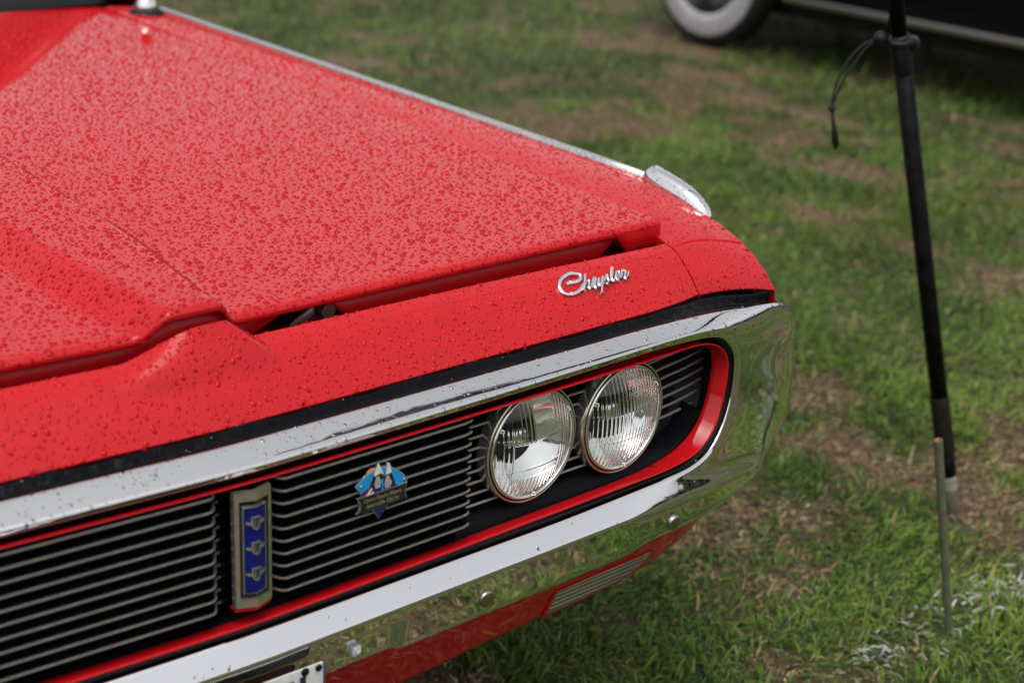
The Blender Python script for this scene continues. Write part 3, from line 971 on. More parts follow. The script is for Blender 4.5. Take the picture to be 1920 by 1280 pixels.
BZ0, BZ1 = .5535, .6835
vframe("badge_frame", .0215, .0165, BZ0, BZ1, BZ0 + .011, BZ1 - .010, -.0005, -.0085, .006, M['bezel'], badge)
vplate("badge_recess", .0168, BZ0 + .009, BZ1 - .008, .0018, -.0045, .003, M['black'], badge)
vframe("inner_frame", .0135, .0122, BZ0 + .0155, BZ1 - .0155, BZ0 + .0168, BZ1 - .0170, -.0032, -.0082, .004, M['bezel'], badge)
vplate("blue_panel", .0122, BZ0 + .0170, BZ1 - .0170, -.0024, -.0069, .003, M['blue'], badge)
vplate("red_base_edge", .0205, BZ0 - .0035, BZ0 - .0002, .0015, -.0065, .010, M['paint'], badge)
def crest(zc):
    mb = MB()
    sl = .0045 / .0122
    def P(x, z, d): return (x, -.0069 + sl * abs(x) - d, zc + z)
    def strip(pts, wd, d=.0016, mi=0):
        for (a, b) in zip(pts[:-1], pts[1:]):
            t = V3((b[0] - a[0], 0, b[1] - a[1])); t.normalize(); nn = V3((-t.z, 0, t.x)) * wd
            q = [P(a[0] + nn.x, a[1] + nn.z, d), P(b[0] + nn.x, b[1] + nn.z, d), P(b[0] - nn.x, b[1] - nn.z, d), P(a[0] - nn.x, a[1] - nn.z, d)]
            lo = [P(a[0] + nn.x, a[1] + nn.z, 0), P(b[0] + nn.x, b[1] + nn.z, 0), P(b[0] - nn.x, b[1] - nn.z, 0), P(a[0] - nn.x, a[1] - nn.z, 0)]
            mb.add(q + lo, [(0, 1, 2, 3), (0, 4, 5, 1), (1, 5, 6, 2), (2, 6, 7, 3), (3, 7, 4, 0)], mi)
    # crowned shield
    strip([(-.0048, .0068), (0, .0072), (.0048, .0068)], .0008)
    strip([(-.0045, .0062), (-.0036, -.0040), (0, -.0062), (.0036, -.0040), (.0045, .0062)], .00065)
    strip([(-.0016, .0045), (-.0020, -.0024)], .0005); strip([(.0016, .0045), (.0020, -.0024)], .0005)
    for s in (1, -1):
        strip([(s * .0045, .0006), (s * .0105, .0018)], .0009)
        strip([(s * .0045, -.0012), (s * .0098, .0004)], .0005)
    return mb.build("crest", M['bezel'], badge, False)
for zc in (.648, .620, .591):
    crest(zc)

# ---------- club badge on the grille
club = empty("club_badge"); club.parent = car
CO = V3((.1526, -.0021, .6393))
cu = V3((1, .032, 0)).normalized(); cv_ = V3((0, 0, 1)); cn = cu.cross(cv_).normalized()   # points out of the grille (-y)
if cn.y > 0: cn = -cn
def layer(name, pts, d0, d1, m):
    mb = MB(); mb.prism([(x / 1000, z / 1000) for x, z in pts], (CO + cn * d0, cu, cv_, cn), d1 - d0)
    return mb.build(name, m, club, False)
def outset(pts, k):
    cx = sum(p[0] for p in pts) / len(pts); cz = sum(p[1] for p in pts) / len(pts)
    out = []
    for x, z in pts:
        L = math.hypot(x - cx, z - cz); out.append((x + (x - cx) / L * k, z + (z - cz) / L * k))
    return out
skyp = [(-30.7, 14.5), (-23.9, 19.4), (-15.0, 25.0), (-6.7, 27.6), (3.1, 28.2), (12.9, 25.6), (22.3, 20.0), (29.6, 13.4), (35.5, 6.3), (34.1, 1.6), (0.7, 1.1), (-21.6, 1.9)]
sunp = [(-17.7, 22.4), (-15.7, 27.7), (-10.9, 29.9), (-6.4, 29.3), (-5.3, 26.6), (-9.4, 23.4)]
ribp = [(-29.6, 0.8), (0.7, 1.1), (34.5, 2.0), (32.1, -2.9), (31.5, -7.9), (34.2, -15.7), (15.2, -15.9), (-8.9, -16.4), (-30.1, -16.7), (-26.0, -13.2), (-24.6, -8.5), (-26.1, -3.7)]
poip = [(-9.6, -15.8), (13.0, -15.8), (-0.9, -29.6)]
mt1 = [(-3.0, 35.6), (3.1, 21.7), (5.1, 12.4), (3.4, 7.0), (-9.2, 6.4), (-14.8, 7.3), (-8.7, 21.3), (-5.7, 29.2)]
mt2 = [(8.9, 32.0), (11.4, 30.4), (14.8, 19.1), (19.7, 4.4), (7.7, 1.6), (3.4, 5.3), (5.0, 16.2), (7.3, 23.7)]
layer("badge_rim", outset(skyp, 1.0), 0, .0016, M['bezel']); layer("sun_rim", outset(sunp, .7), .0001, .0015, M['bezel'])
layer("sun_disc", sunp, .0015, .0019, M['orange'])
layer("sky_field", skyp, .0016, .0021, M['skyblue'])
layer("mountain_rim", outset(mt1, .6), .0003, .0023, M['bezel']); layer("mountain_rim", outset(mt2, .6), .0004, .0024, M['bezel'])
layer("mountain", mt1, .0023, .0028, M['blackenamel']); layer("mountain", mt2, .0024, .0029, M['blackenamel'])
layer("field", [(-23.8, 5.3), (-14.8, 9.0), (-6.5, 10.4), (4.8, 7.5), (14.7, 5.9), (24.8, 1.5), (0.7, -1), (-21.6, 0)], .0021, .0030, M['navy'])
layer("lake", [(0.9, 15.1), (3.3, 15.4), (3.6, 5.4), (3.1, 0), (0.7, 0), (2.0, 6.4)], .0030, .0033, M['skyblue'])
layer("snow_cap", [(-3.0, 35.6), (3.1, 21.7), (1.8, 20.6), (-0.4, 24.0), (-1.7, 21.2), (-3.2, 22.9), (-5.6, 20.8), (-7.3, 20.6), (-8.4, 23.1), (-5.7, 29.2)], .0028, .0033, M['white'])
layer("snow_cap", [(8.6, 32.4), (11.3, 30.8), (14.5, 19.5), (12.3, 20.4), (11.7, 18.1), (10.6, 20.3), (9.2, 18.2), (8.1, 20.0), (6.4, 18.7), (7.3, 23.7)], .0029, .0034, M['white'])
mb = MB()
for (cx, rows_) in ((-3.6, [(19, 1.6), (17.2, 2.6), (15.4, 3.4), (13.4, 4.0), (11.4, 4.2), (9.4, 3.6), (7.4, 3.0)]), (9.2, [(16.4, 1.6), (14.6, 2.6), (12.8, 3.2), (10.8, 4.0), (8.8, 4.4), (6.6, 3.8), (4.4, 3.0)])):
    for ri, (z, wd) in enumerate(rows_):
        x = cx - wd + (.4 if ri % 2 else 0)
        while x < cx + wd:
            mb.prism([((x) / 1000, (z - .6) / 1000), ((x + .95) / 1000, (z - .7) / 1000), ((x + .95) / 1000, (z + .5) / 1000), (x / 1000, (z + .6) / 1000)], (CO + cn * .0030, cu, cv_, cn), .0005)
            x += 1.7
tag(mb.build("tyre_track", M['white'], club, False), kind="stuff")
layer("flag_stripe", [(-13.8, 9.0), (-12.0, 9.1), (-19.5, 0.7), (-21.3, 1.5)], .0030, .0034, M['redenamel'])
layer("flag_stripe", [(-11.8, 9.1), (-10.6, 7.0), (-17.2, 0.4), (-19.3, 0.6)], .0030, .0033, M['white'])
layer("flag_stripe", [(-9.2, 4.1), (-8.8, 2.6), (-17.0, 0.0), (-18.2, 1.2)], .0030, .00335, M['white'])
layer("flag_stripe", [(-8.1, 2.3), (-7.7, 0.8), (-15.4, -.4), (-17.3, 0.0)], .0030, .0034, M['redenamel'])
layer("point_rim", outset(poip, 1.0), .0002, .0018, M['bezel']); layer("point", poip, .0018, .0022, M['navy'])
layer("ribbon_rim", outset(ribp, 1.0), .0005, .0034, M['bezel']); layer("ribbon", ribp, .0034, .0038, M['blackenamel'])
for (x, z) in ((-23.8, 12.8), (31.5, 6.2)):
    mb = MB(); mb.lathe([(0, .0), (.0021, 0), (.0021, .0012), (.0012, .0018), (0, .0019)], 12, mat4=Matrix.Translation(CO + cu * (x / 1000) + cv_ * (z / 1000) + cn * .0018) @ Matrix.Rotation(PI / 2, 4, 'X'))
    mb.build("badge_screw", M['brass'], club)
def text_mesh(body, size, width):
    cu_ = bpy.data.curves.new("lettering", 'FONT'); cu_.body = body; cu_.size = size; cu_.shear = .22
    cu_.align_x = 'CENTER'; cu_.extrude = .0003; cu_.resolution_u = 2; cu_.offset = .00006
    ob = bpy.data.objects.new("lettering", cu_); C.objects.link(ob)
    bpy.context.view_layer.update()
    me = bpy.data.meshes.new_from_object(ob.evaluated_get(bpy.context.evaluated_depsgraph_get()))
    bpy.data.objects.remove(ob, do_unlink=True)
    xs = [v.co.x for v in me.vertices]; k = width / (max(xs) - min(xs))
    for v in me.vertices: v.co.x *= k
    return me
fm4 = Matrix((( cu.x, 0, cn.x, 0), (cu.y, 0, cn.y, 0), (cu.z, 1, cn.z, 0), (0, 0, 0, 1)))
for body, x, z, wd in (("Cooma Monaro Historic", 2.4, -6.2, .0490), ("Automobile Club Inc", 2.4, -13.2, .0440)):
    me = text_mesh(body, .0068, wd)
    me.materials.append(M['bezel'])
    me.transform(Matrix.Translation(CO + cu * (x / 1000) + cv_ * (z / 1000) + cn * .0039) @ fm4)
    o = bpy.data.objects.new("lettering", me); C.objects.link(o); o.parent = club

# ---------- headlamps
def lens_mesh(style):
    R = .0648; st = .0011; n_ = int(2 * R / st) + 1
    g = np.linspace(-R, R, n_); X, Z = np.meshgrid(g, g, indexing='ij')
    r2 = X ** 2 + Z ** 2; rr = np.sqrt(r2)
    k = np.where(rr > R, R / np.maximum(rr, 1e-9), 1.0); X = X * k; Z = Z * k; rr = np.minimum(rr, R)
    bulge = -.016 * (1 - (rr / R) ** 2)
    p = .0060
    ph = (X / p) % 1.0
    flute = .0010 * (1 - (2 * ph - 1) ** 2)
    if style == 0:
        mask = ((Z > .010) & (np.abs(X + .024) < .0165)) | ((np.abs(X) > .038)) | ((Z < -.034)) | ((Z > .022) & (X > .026))
        mask = mask.astype(float)
    else:
        mask = np.ones_like(X); mask[(np.hypot(X - .012, Z - .0) < .011)] = 0
        flute = flute * 1.15 + .0005 * np.sin(Z / .026 * PI) ** 8
    blk = .0006 * ((np.abs(Z - .012) < .0012) | (np.abs(Z + .022) < .0012))
    inner = bulge + .0042 - flute * mask - blk * (np.abs(X) < .05)
    inner = np.where(rr > R * .985, bulge + .003, inner)
    outer = bulge - (.0004 * np.exp(-(np.hypot(X - .012, Z) / .010) ** 8) if style else 0)
    idx = np.arange(n_ * n_).reshape(n_, n_)
    full_ = (np.hypot(*np.meshgrid(g, g, indexing='ij')) <= R * 1.02)
    q = []
    for i in range(n_ - 1):
        for j in range(n_ - 1):
            if full_[i, j] or full_[i + 1, j] or full_[i, j + 1] or full_[i + 1, j + 1]:
                q.append((idx[i, j], idx[i + 1, j], idx[i + 1, j + 1], idx[i, j + 1]))
    q = np.array(q); N = n_ * n_
    vo = np.stack([X, outer, Z], -1).reshape(-1, 3); vi = np.stack([X, inner, Z], -1).reshape(-1, 3)
    v = np.concatenate([vo, vi]); f = np.concatenate([q, q[:, ::-1] + N])
    # close the rim
    from collections import Counter
    ec = Counter()
    for a in q:
        for i in range(4): ec[tuple(sorted((a[i], a[(i + 1) % 4])))] += 1
    rim = [e for e, c in ec.items() if c == 1]
    f = [tuple(x) for x in f] + [(a, b, b + N, a + N) for a, b in rim]
    me = bpy.data.meshes.new("lens"); me.from_pydata([tuple(x) for x in v.tolist()], [], [tuple(int(i) for i in x) for x in f])
    bm = bmesh.new(); bm.from_mesh(me)
    bmesh.ops.delete(bm, geom=[x for x in bm.verts if not x.link_faces], context='VERTS')
    bmesh.ops.remove_doubles(bm, verts=list(bm.verts), dist=1e-6)
    bmesh.ops.recalc_face_normals(bm, faces=list(bm.faces)); bm.to_mesh(me); bm.free()
    me.polygons.foreach_set("use_smooth", np.full(len(me.polygons), True))
    me.materials.append(M['glass'])
    return me
RX = Matrix.Rotation(PI / 2, 4, 'X')      # lathe axis z -> -y (out of the car)
def headlamp(X, Z, yaw, style, lenses):
    root = empty("headlamp", (X, .036 + (.006 if abs(X) > .45 else 0), Z)); root.parent = car
    root.rotation_euler = (math.radians(0), 0, yaw)
    mb = MB()
    mb.lathe([(.0640, -.010), (.0640, .0035), (.0655, .0052), (.0672, .0050), (.0680, .0030), (.0684, .0018), (.0694, .0018), (.0700, .0030), (.0712, .0034), (.0724, .0022), (.0727, -.002), (.0722, -.016)], 72, mat4=RX,
             mis=[0, 0, 0, 0, 1, 1, 1, 0, 0, 0, 0])
    mb.build("retaining_ring", [M['bezel'], M['black']], root)
    mb = MB(); pr = []
    for t in np.linspace(0, 1, 22):
        r = .0645 * t; pr.append((max(r, .0001), -.048 + .042 * t * t))
    mb.lathe(pr, 64, mat4=RX); mb.build("reflector", M['reflector'], root)
    mb = MB()
    mb.lathe([(.0001, -.020), (.006, -.0205), (.0105, -.023), (.0115, -.027), (.0100, -.028)], 24, mat4=RX)
    mb.tube([(0, .026, 0), (0, .045, .0)], .004, 10)
    mb.tube([(-.009, .027, -.004), (-.016, .040, -.01)], .0012, 6); mb.tube([(.009, .027, -.004), (.016, .040, -.01)], .0012, 6)
    mb.build("bulb_shield", M['reflector'], root)
    ob = bpy.data.objects.new("lens", lenses[style]); C.objects.link(ob); ob.parent = root; ob.location = (0, -.0022, 0)
    for a in (0.55, 2.6, 4.75):
        c, s_ = math.cos(a) * .0625, math.sin(a) * .0625
        mb = MB(); mb.box((c - .002, -.0085, s_ - .002), (c + .002, -.004, s_ + .002), bev=.0008)
        mb.build("aiming_pad", M['glass'], root)
    return root
LENS = [lens_mesh(0), lens_mesh(1)]
for s in (1, -1):
    headlamp(LC[0][0] * s, LC[0][1], math.radians(5) * s, 0, LENS)
    headlamp(LC[1][0] * s, LC[1][1], math.radians(5) * s, 1, LENS)

# ---------- valance under the bumper
VZ = ([0, .27, .36, .456, .545, .632, .70, .76], [.312, .323, .333, .341, .345, .355, .376, .410])
def val_row(X):
    a = abs(X)
    c = max(0, a - .6) ** 2
    zl = float(np.interp(a, *VZ))
    P = lambda z: .2345 + .032 * a - .5 * z + c
    zm = zl + .52 * (.44 - zl)
    return [(X, P(.47) + .015, .50), (X, P(.455), .455), (X, P(.44), .44), (X, P(zm + .005) - .0015, zm + .005), (X, P(zm) - .001, zm), (X, P(zl + .014), zl + .014), (X, P(zl + .004) + .001, zl + .004), (X, P(zl) + .006, zl), (X, P(zl) + .03, zl - .006), (X, P(zl) + .10, zl - .010)]
VX = list(np.linspace(-.74, .74, 75))
vv = [p for X in VX for p in val_row(X)]
valance = mk("valance", vv, grid_faces(len(VX), 10, flip=True), M['paint'], car)
# indicator lamps set in the valance
def val_y(X, z):
    r = val_row(X); zs = [p[2] for p in r][::-1]; ys = [p[1] for p in r][::-1]
    return float(np.interp(z, zs[2:], ys[2:]))
for s in (1, -1):
    ind = empty("indicator_lamp"); ind.parent = car
    def pt(X, z, d): return (X * s, .2345 + .032 * X - .5 * z + max(0, X - .6) ** 2 - d, z)
    out_ = [(.4555, .3970), (.4600, .3470), (.4700, .3450), (.5450, .3495), (.6120, .3610), (.6310, .3790), (.6350, .3960), (.6240, .4020), (.5600, .4000)]
    cx, cz = .545, .377
    inn_ = [(x + (cx - x) * .045, z + (cz - z) * .085) for x, z in out_]
    mb = MB(); k = len(out_)
    v = [pt(x, z, -.004) for x, z in out_] + [pt(x, z, .0025) for x, z in out_] + [pt(x, z, .003) for x, z in inn_] + [pt(x, z, .001) for x, z in inn_]
    f = [(r * k + i, r * k + (i + 1) % k, (r + 1) * k + (i + 1) % k, (r + 1) * k + i) for r in range(3) for i in range(k)]
    mb.add(v, f); mb.build("lamp_bezel", M['paint'], ind, False)
    mb = MB(); mb.add([pt(x, z, .0020) for x, z in inn_], [tuple(range(k))]); mb.build("lens", M['amber'], ind, False)
    for zr in (.3600, .3690, .3780, .3870, .3950):
        xs0 = .4655; xs1 = {0: .590, 1: .604, 2: .616, 3: .622, 4: .612}[int(round((zr - .36) / .009))]
        mb = MB(); mb.tube([pt(xs0, zr, .0022), pt(xs1, zr, .0022)], .0006, 6); mb.build("lens_rib", M['amber_rib'], ind)

# ---------- aerial at the back of the right-hand fender edge
aer = empty("aerial"); aer.parent = car
T = Matrix.Translation((.805, 1.80, .818)) @ Matrix.Rotation(math.radians(0), 4, 'X')
mb = MB(); mb.lathe([(.0, -.004), (.036, -.004), (.036, .004), (.026, .012), (.022, .014), (0, .014)], 20, mat4=T); mb.build("rubber_base", M['rubber'], aer)
mb = MB(); mb.lathe([(.024, .012), (.024, .020), (.017, .034), (.014, .038), (0, .038)], 20, mat4=T); mb.build("collar", M['chrome'], aer)
mb = MB(); mb.lathe([(.010, .036), (.010, .046), (.012, .050), (.012, .056), (.006, .062), (0, .062)], 20, mat4=T); mb.build("red_boss", M['paint'], aer)
mb = MB(); mb.tube([(.805, 1.80, .886), (.805, 1.80, .960)], [.003, .0022], 8); mb.build("mast", M['chrome'], aer)

# ---------- windscreen, cabin and body behind (mostly out of frame, but mirrored in the hood)
def loft_part(name, sections, m, parent=car, flip=False, sub=0, caps=False):
    k = len(sections[0]); fcs = grid_faces(len(sections), k, flip=flip)
    if caps: fcs += [tuple(range(k)), tuple((len(sections) - 1) * k + q for q in reversed(range(k)))]
    o = mk(name, [p for s_ in sections for p in s_], fcs, m, parent)
    if sub:
        d = o.modifiers.new("subdivision", 'SUBSURF'); d.levels = sub; d.render_levels = sub
    return o
cw = []
for X in np.linspace(-.80, .80, 33):
    yb = 1.91 + .02 * (X / .72) ** 2
    cw.append([(X, yb, .822), (X, yb + .004, .800), (X, yb + .03, .800), (X, yb + .035, .828), (X, yb + .14, .842), (X, yb + .20, .838)])
loft_part("cowl", cw, M['black'])
wsn = []
for X in np.linspace(-1, 1, 25):
    yb = 2.08 + .04 * X * X; yt = 2.70 + .06 * X * X
    wsn.append([(X * (.78 - .13 * t), yb + (yt - yb) * t, .842 + .40 * t - .02 * X * X * t) for t in np.linspace(0, 1, 9)])
loft_part("windscreen", wsn, M['wind'])
for s in (1, -1):
    mb = MB(); mb.tube([(.79 * s, 2.06, .835), (.735 * s, 2.34, 1.04), (.66 * s, 2.68, 1.235)], .026, 8); mb.build("windscreen_pillar", M['paint'], car)
    mb = MB(); mb.tube([(-.1 + .42 * s, 2.045, .862), (-.30 + .42 * s, 2.08, .885), (-.52 + .42 * s, 2.11, .88)], [.007, .006, .005], 6); mb.build("wiper", M['black'], car)
rf = []
for y in np.linspace(2.60, 3.75, 18):
    t = (y - 2.60) / 1.15; top = 1.245 + .05 * math.sin(PI * min(1, .15 + t * .8)) - .10 * max(0, t - .75)
    rf.append([(x, y + .04 * (x / .66) ** 2, top - .05 * (x / .66) ** 4) for x in np.linspace(-.66, .66, 15)])
loft_part("roof", rf, M['paint'], flip=True)
rg = []
for y, z, wd in ((3.72, 1.215, .64), (4.15, .86, .74)):
    rg.append([(x * wd, y + .05 * -x * x, z) for x in np.linspace(-1, 1, 11)])
loft_part("rear_window", rg, M['wind'], flip=True)
for s in (1, -1):
    sg = [[(s * (.80 - .13 * t + .02), y0 + (y1 - y0) * t, .84 + .37 * t) for t in (0, .5, 1)] for y0, y1 in ((2.02, 2.68), (2.9, 2.9), (3.4, 3.35), (4.0, 3.70))]
    loft_part("side_window", sg, M['wind'], flip=(s > 0))
    bs = []
    for y in np.linspace(1.92, 4.85, 40):
        dy = abs(y - 3.78); low = .28
        if dy < .36: low = .30 + math.sqrt(.36 ** 2 - dy ** 2) * .95
        wd = .89 - .10 * max(0, (y - 4.2) / .65) ** 2
        bs.append([(s * (wd - .10), y, .842), (s * (wd - .03), y, .832), (s * wd, y, .80), (s * (wd + .03), y, .66), (s * (wd + .03), y, max(low, .46)), (s * (wd + .0), y, low), (s * (wd - .06), y, low)])
    loft_part("body_side", bs, M['paint'], flip=(s > 0))
bt = []
for y in np.linspace(4.0, 4.88, 10):
    bt.append([(x, y, .845 - .06 * ((y - 4.0) / .88) ** 3) for x in np.linspace(-.80, .80, 9)])
bt.append([(x, 4.9, .45) for x in np.linspace(-.80, .80, 9)]); bt.append([(x, 4.8, .30) for x in np.linspace(-.80, .80, 9)])
loft_part("boot_lid", bt, M['paint'], flip=True)
mb = MB(); mb.box((-.80, .30, .27), (.80, 4.7, .30)); mb.build("underbody", M['black'], car, False)
def wheel_mesh(r, wd, rim_r):
    tyre = MB(); tyre.lathe([(rim_r, -wd / 2 + .01), (rim_r + .015, -wd / 2), (r - .04, -wd / 2 - .004), (r - .012, -wd / 2 + .01), (r, -wd / 2 + .03), (r, wd / 2 - .03), (r - .012, wd / 2 - .01), (r - .04, wd / 2 + .004), (rim_r + .015, wd / 2), (rim_r, wd / 2 - .01)], 48)
    rim = MB(); rim.lathe([(rim_r + .004, -wd / 2 + .008), (rim_r - .008, -wd / 2 + .012), (rim_r - .02, -wd / 2 + .05), (.12, -wd / 2 + .045), (.10, -wd / 2 + .02), (.05, -wd / 2 + .012), (.001, -wd / 2 + .01)], 48)
    return tyre, rim
for s in (1, -1):
    for y in (.88, 3.78):
        root = empty("wheel", (.80 * s, y, .315)); root.parent = car
        root.rotation_euler = (0, PI / 2 * (-1 if s > 0 else 1), 0)
        ty, ri = wheel_mesh(.315, .20, .185)
        ty.build("tyre", M['rubber'], root); ri.build("rim", M['steel'], root)

# ================================================================== WATER DROPS
DOME_BIG = ([(1.0, 0.0), (.88, .42), (.50, .86)], 9)
DOME_MID = ([(1.0, 0.0), (.68, .74)], 7)
DOME_SML = ([(1.0, 0.0), (.64, .75)], 5)
def drops(name, parent, mesh, m, specs, region=None, seed=1, density=None, flow=0.3):
    """beads of water on the upward faces of a mesh: one object"""
    r = np.random.default_rng(seed)
    mesh.calc_loop_triangles()
    nvx = len(mesh.vertices)
    co = np.zeros(nvx * 3); mesh.vertices.foreach_get("co", co); co = co.reshape(-1, 3)
    tr_ = np.zeros(len(mesh.loop_triangles) * 3, np.int32); mesh.loop_triangles.foreach_get("vertices", tr_); tr_ = tr_.reshape(-1, 3)
    vn = np.zeros(nvx * 3); mesh.vertices.foreach_get("normal", vn); vn = vn.reshape(-1, 3)
    a, b, c = co[tr_[:, 0]], co[tr_[:, 1]], co[tr_[:, 2]]
    cr_ = np.cross(b - a, c - a); ar = np.linalg.norm(cr_, axis=1) / 2
    nz = cr_[:, 2] / np.maximum(2 * ar, 1e-12)
    cen_ = (a + b + c) / 3
    ok = np.abs(nz) > .12
    if region is not None: ok &= region(cen_)
    wgt = np.where(ok, ar, 0)
    tot = wgt.sum()
    allv = []; allf = []; base = 0
    cell = {}
    for (dens, rmin, rmax, (prof, seg)) in specs:
        n_ = int(tot * dens)
        if n_ == 0: continue
        ti = r.choice(len(ar), n_, p=wgt / tot)
        u = r.random((n_, 2)); fl = u.sum(1) > 1; u[fl] = 1 - u[fl]
        w0 = 1 - u[:, 0] - u[:, 1]
        P = a[ti] * w0[:, None] + b[ti] * u[:, :1] + c[ti] * u[:, 1:]
        N = vn[tr_[ti, 0]] * w0[:, None] + vn[tr_[ti, 1]] * u[:, :1] + vn[tr_[ti, 2]] * u[:, 1:]
        N /= np.linalg.norm(N, axis=1)[:, None]
        N[N[:, 2] < 0] *= -1
        rad = rmin + (rmax - rmin) * r.random(n_) ** 2.2
        keepi = []
        for i in range(n_):                     # beads do not sit inside one another
            x, y, z = P[i]; q = (int(x // .013), int(y // .013), int(z // .013)); bad = False
            for dx in (-1, 0, 1):
                for dy in (-1, 0, 1):
                    for dz in (-1, 0, 1):
                        for (x2, y2, z2, r2_) in cell.get((q[0] + dx, q[1] + dy, q[2] + dz), ()):
                            if (x - x2) ** 2 + (y - y2) ** 2 + (z - z2) ** 2 < (1.12 * (r2_ + rad[i])) ** 2: bad = True; break
                        if bad: break
                    if bad: break
                if bad: break
            if not bad:
                cell.setdefault(q, []).append((x, y, z, rad[i])); keepi.append(i)
        P, N, rad = P[keepi], N[keepi], rad[keepi]; n_ = len(P)
        if n_ == 0: continue
        dn = np.array([0, 0, -1.0]) - N * (-N[:, 2:3])           # downhill
        ln = np.linalg.norm(dn, axis=1, keepdims=True)
        rnd = r.normal(size=(n_, 3)); rnd -= N * (rnd * N).sum(1, keepdims=True)
        t1 = dn * 2.0 + rnd * .5
        t1 /= np.linalg.norm(t1, axis=1, keepdims=True)
        t2 = np.cross(N, t1)
        e1 = 1 + r.random(n_) * .55 * (flow + ln[:, 0]); e2 = 1 / np.sqrt(e1) * r.uniform(.85, 1.1, n_)
        hgt = rad * r.uniform(.40, .58, n_)
        k = len(prof); V = np.zeros((n_, k * seg + 1, 3), np.float32)
        lob = [r.normal(0, .08, n_), r.uniform(0, 6.28, n_), r.normal(0, .06, n_), r.uniform(0, 6.28, n_)]
        for pi_, (pr, ph) in enumerate(prof):
            for j in range(seg):
                an = 2 * math.pi * j / seg
                rr = rad * pr * (1 + lob[0] * np.cos(2 * an + lob[1]) + lob[2] * np.cos(3 * an + lob[3]))
                V[:, pi_ * seg + j] = P + t1 * (rr * e1 * math.cos(an))[:, None] + t2 * (rr * e2 * math.sin(an))[:, None] + N * (hgt * ph - .0001)[:, None]
        V[:, -1] = P + N * hgt[:, None]
        f = [(i * seg + j, i * seg + (j + 1) % seg, (i + 1) * seg + (j + 1) % seg, (i + 1) * seg + j) for i in range(k - 1) for j in range(seg)]
        tri = []
        for q4 in f: tri += [(q4[0], q4[1], q4[2]), (q4[0], q4[2], q4[3])]
        tri += [((k - 1) * seg + j, (k - 1) * seg + (j + 1) % seg, k * seg) for j in range(seg)]
        tri = np.array(tri)
        nvp = k * seg + 1
        allf.append((np.arange(n_)[:, None, None] * nvp + tri[None]).reshape(-1, 3) + base)
        allv.append(V.reshape(-1, 3)); base += n_ * nvp
    if not allv: return
    co = np.concatenate(allv); fi = np.concatenate(allf)
    me = bpy.data.meshes.new(name)
    me.vertices.add(len(co)); me.vertices.foreach_set("co", co.ravel())
    me.loops.add(fi.size); me.loops.foreach_set("vertex_index", fi.ravel().astype(np.int32))
    me.polygons.add(len(fi)); me.polygons.foreach_set("loop_start", np.arange(0, fi.size, 3, dtype=np.int32))
    me.polygons.foreach_set("loop_total", np.full(len(fi), 3, np.int32))
    me.polygons.foreach_set("use_smooth", np.full(len(fi), True))
    me.update(calc_edges=True)
    me.materials.append(m)
    o = bpy.data.objects.new(name, me); C.objects.link(o); o.parent = parent
    o["kind"] = "stuff"
    return o
bpy.context.view_layer.update()
dg = bpy.context.evaluated_depsgraph_get()
def final_mesh(o): return bpy.data.meshes.new_from_object(o.evaluated_get(dg))
hood_far = [(3600, .0028, .0052, DOME_MID), (26000, .0017, .0029, DOME_SML), (14000, .0010, .0016, DOME_SML)]
hood_spec = [(4400, .0027, .0052, DOME_BIG), (20000, .0018, .0031, DOME_MID), (22000, .0010, .0016, DOME_MID), (14000, .0005, .0009, DOME_SML)]
drops("water_drops", hood, hood.data, M['drop'], hood_spec, lambda c: (c[:, 0] > -.42) & (c[:, 2] > .795) & (c[:, 1] < .72), 21)
drops("water_drops", hood, hood.data, M['drop'], hood_far, lambda c: (c[:, 0] > -.25) & (c[:, 2] > .795) & (c[:, 1] >= .72) & (c[:, 1] < 1.88), 31)
drops("water_drops", nose, nose.data, M['drop_steep'], [(5600, .0021, .0038, DOME_BIG), (15000, .0015, .0027, DOME_BIG), (14000, .0008, .0014, DOME_MID), (10000, .0004, .0008, DOME_SML)], lambda c: (c[:, 0] > -.42), 22, flow=.9)
drops("water_drops", fender, fender.data, M['drop_steep'], [(5600, .0021, .0040, DOME_BIG), (15000, .0015, .0027, DOME_MID), (14000, .0008, .0014, DOME_MID), (10000, .0004, .0008, DOME_SML)], lambda c: (c[:, 2] > .70) & (c[:, 0] > .712) & (c[:, 1] < .75), 23, flow=.7)
drops("water_drops", fender, fender.data, M['drop_steep'], hood_far, lambda c: (c[:, 2] > .78) & (c[:, 0] > .712) & (c[:, 1] >= .75), 33, flow=.7)
bm_mesh = final_mesh(bumper)
drops("water_drops", bumper, bm_mesh, M['chrome_drop'], [(4500, .0013, .0026, DOME_MID), (9000, .0007, .0014, DOME_SML)], lambda c: (c[:, 2] > .66) & (c[:, 0] > -.42), 24)
drops("water_drops", bumper, bm_mesh, M['chrome_drop'], [(260, .0013, .0025, DOME_MID), (700, .0007, .0014, DOME_SML)], lambda c: (c[:, 2] < .66) & (c[:, 2] > .47) & (c[:, 0] > -.42), 25)
drops("water_drops", marker, marker.data, M['chrome_drop'], [(16000, .0008, .0018, DOME_SML)], None, 26)
drops("water_drops", seal, seal.data, M['chrome_drop'], [(600, .0006, .0013, DOME_SML)], lambda c: c[:, 0] > -.42, 27)

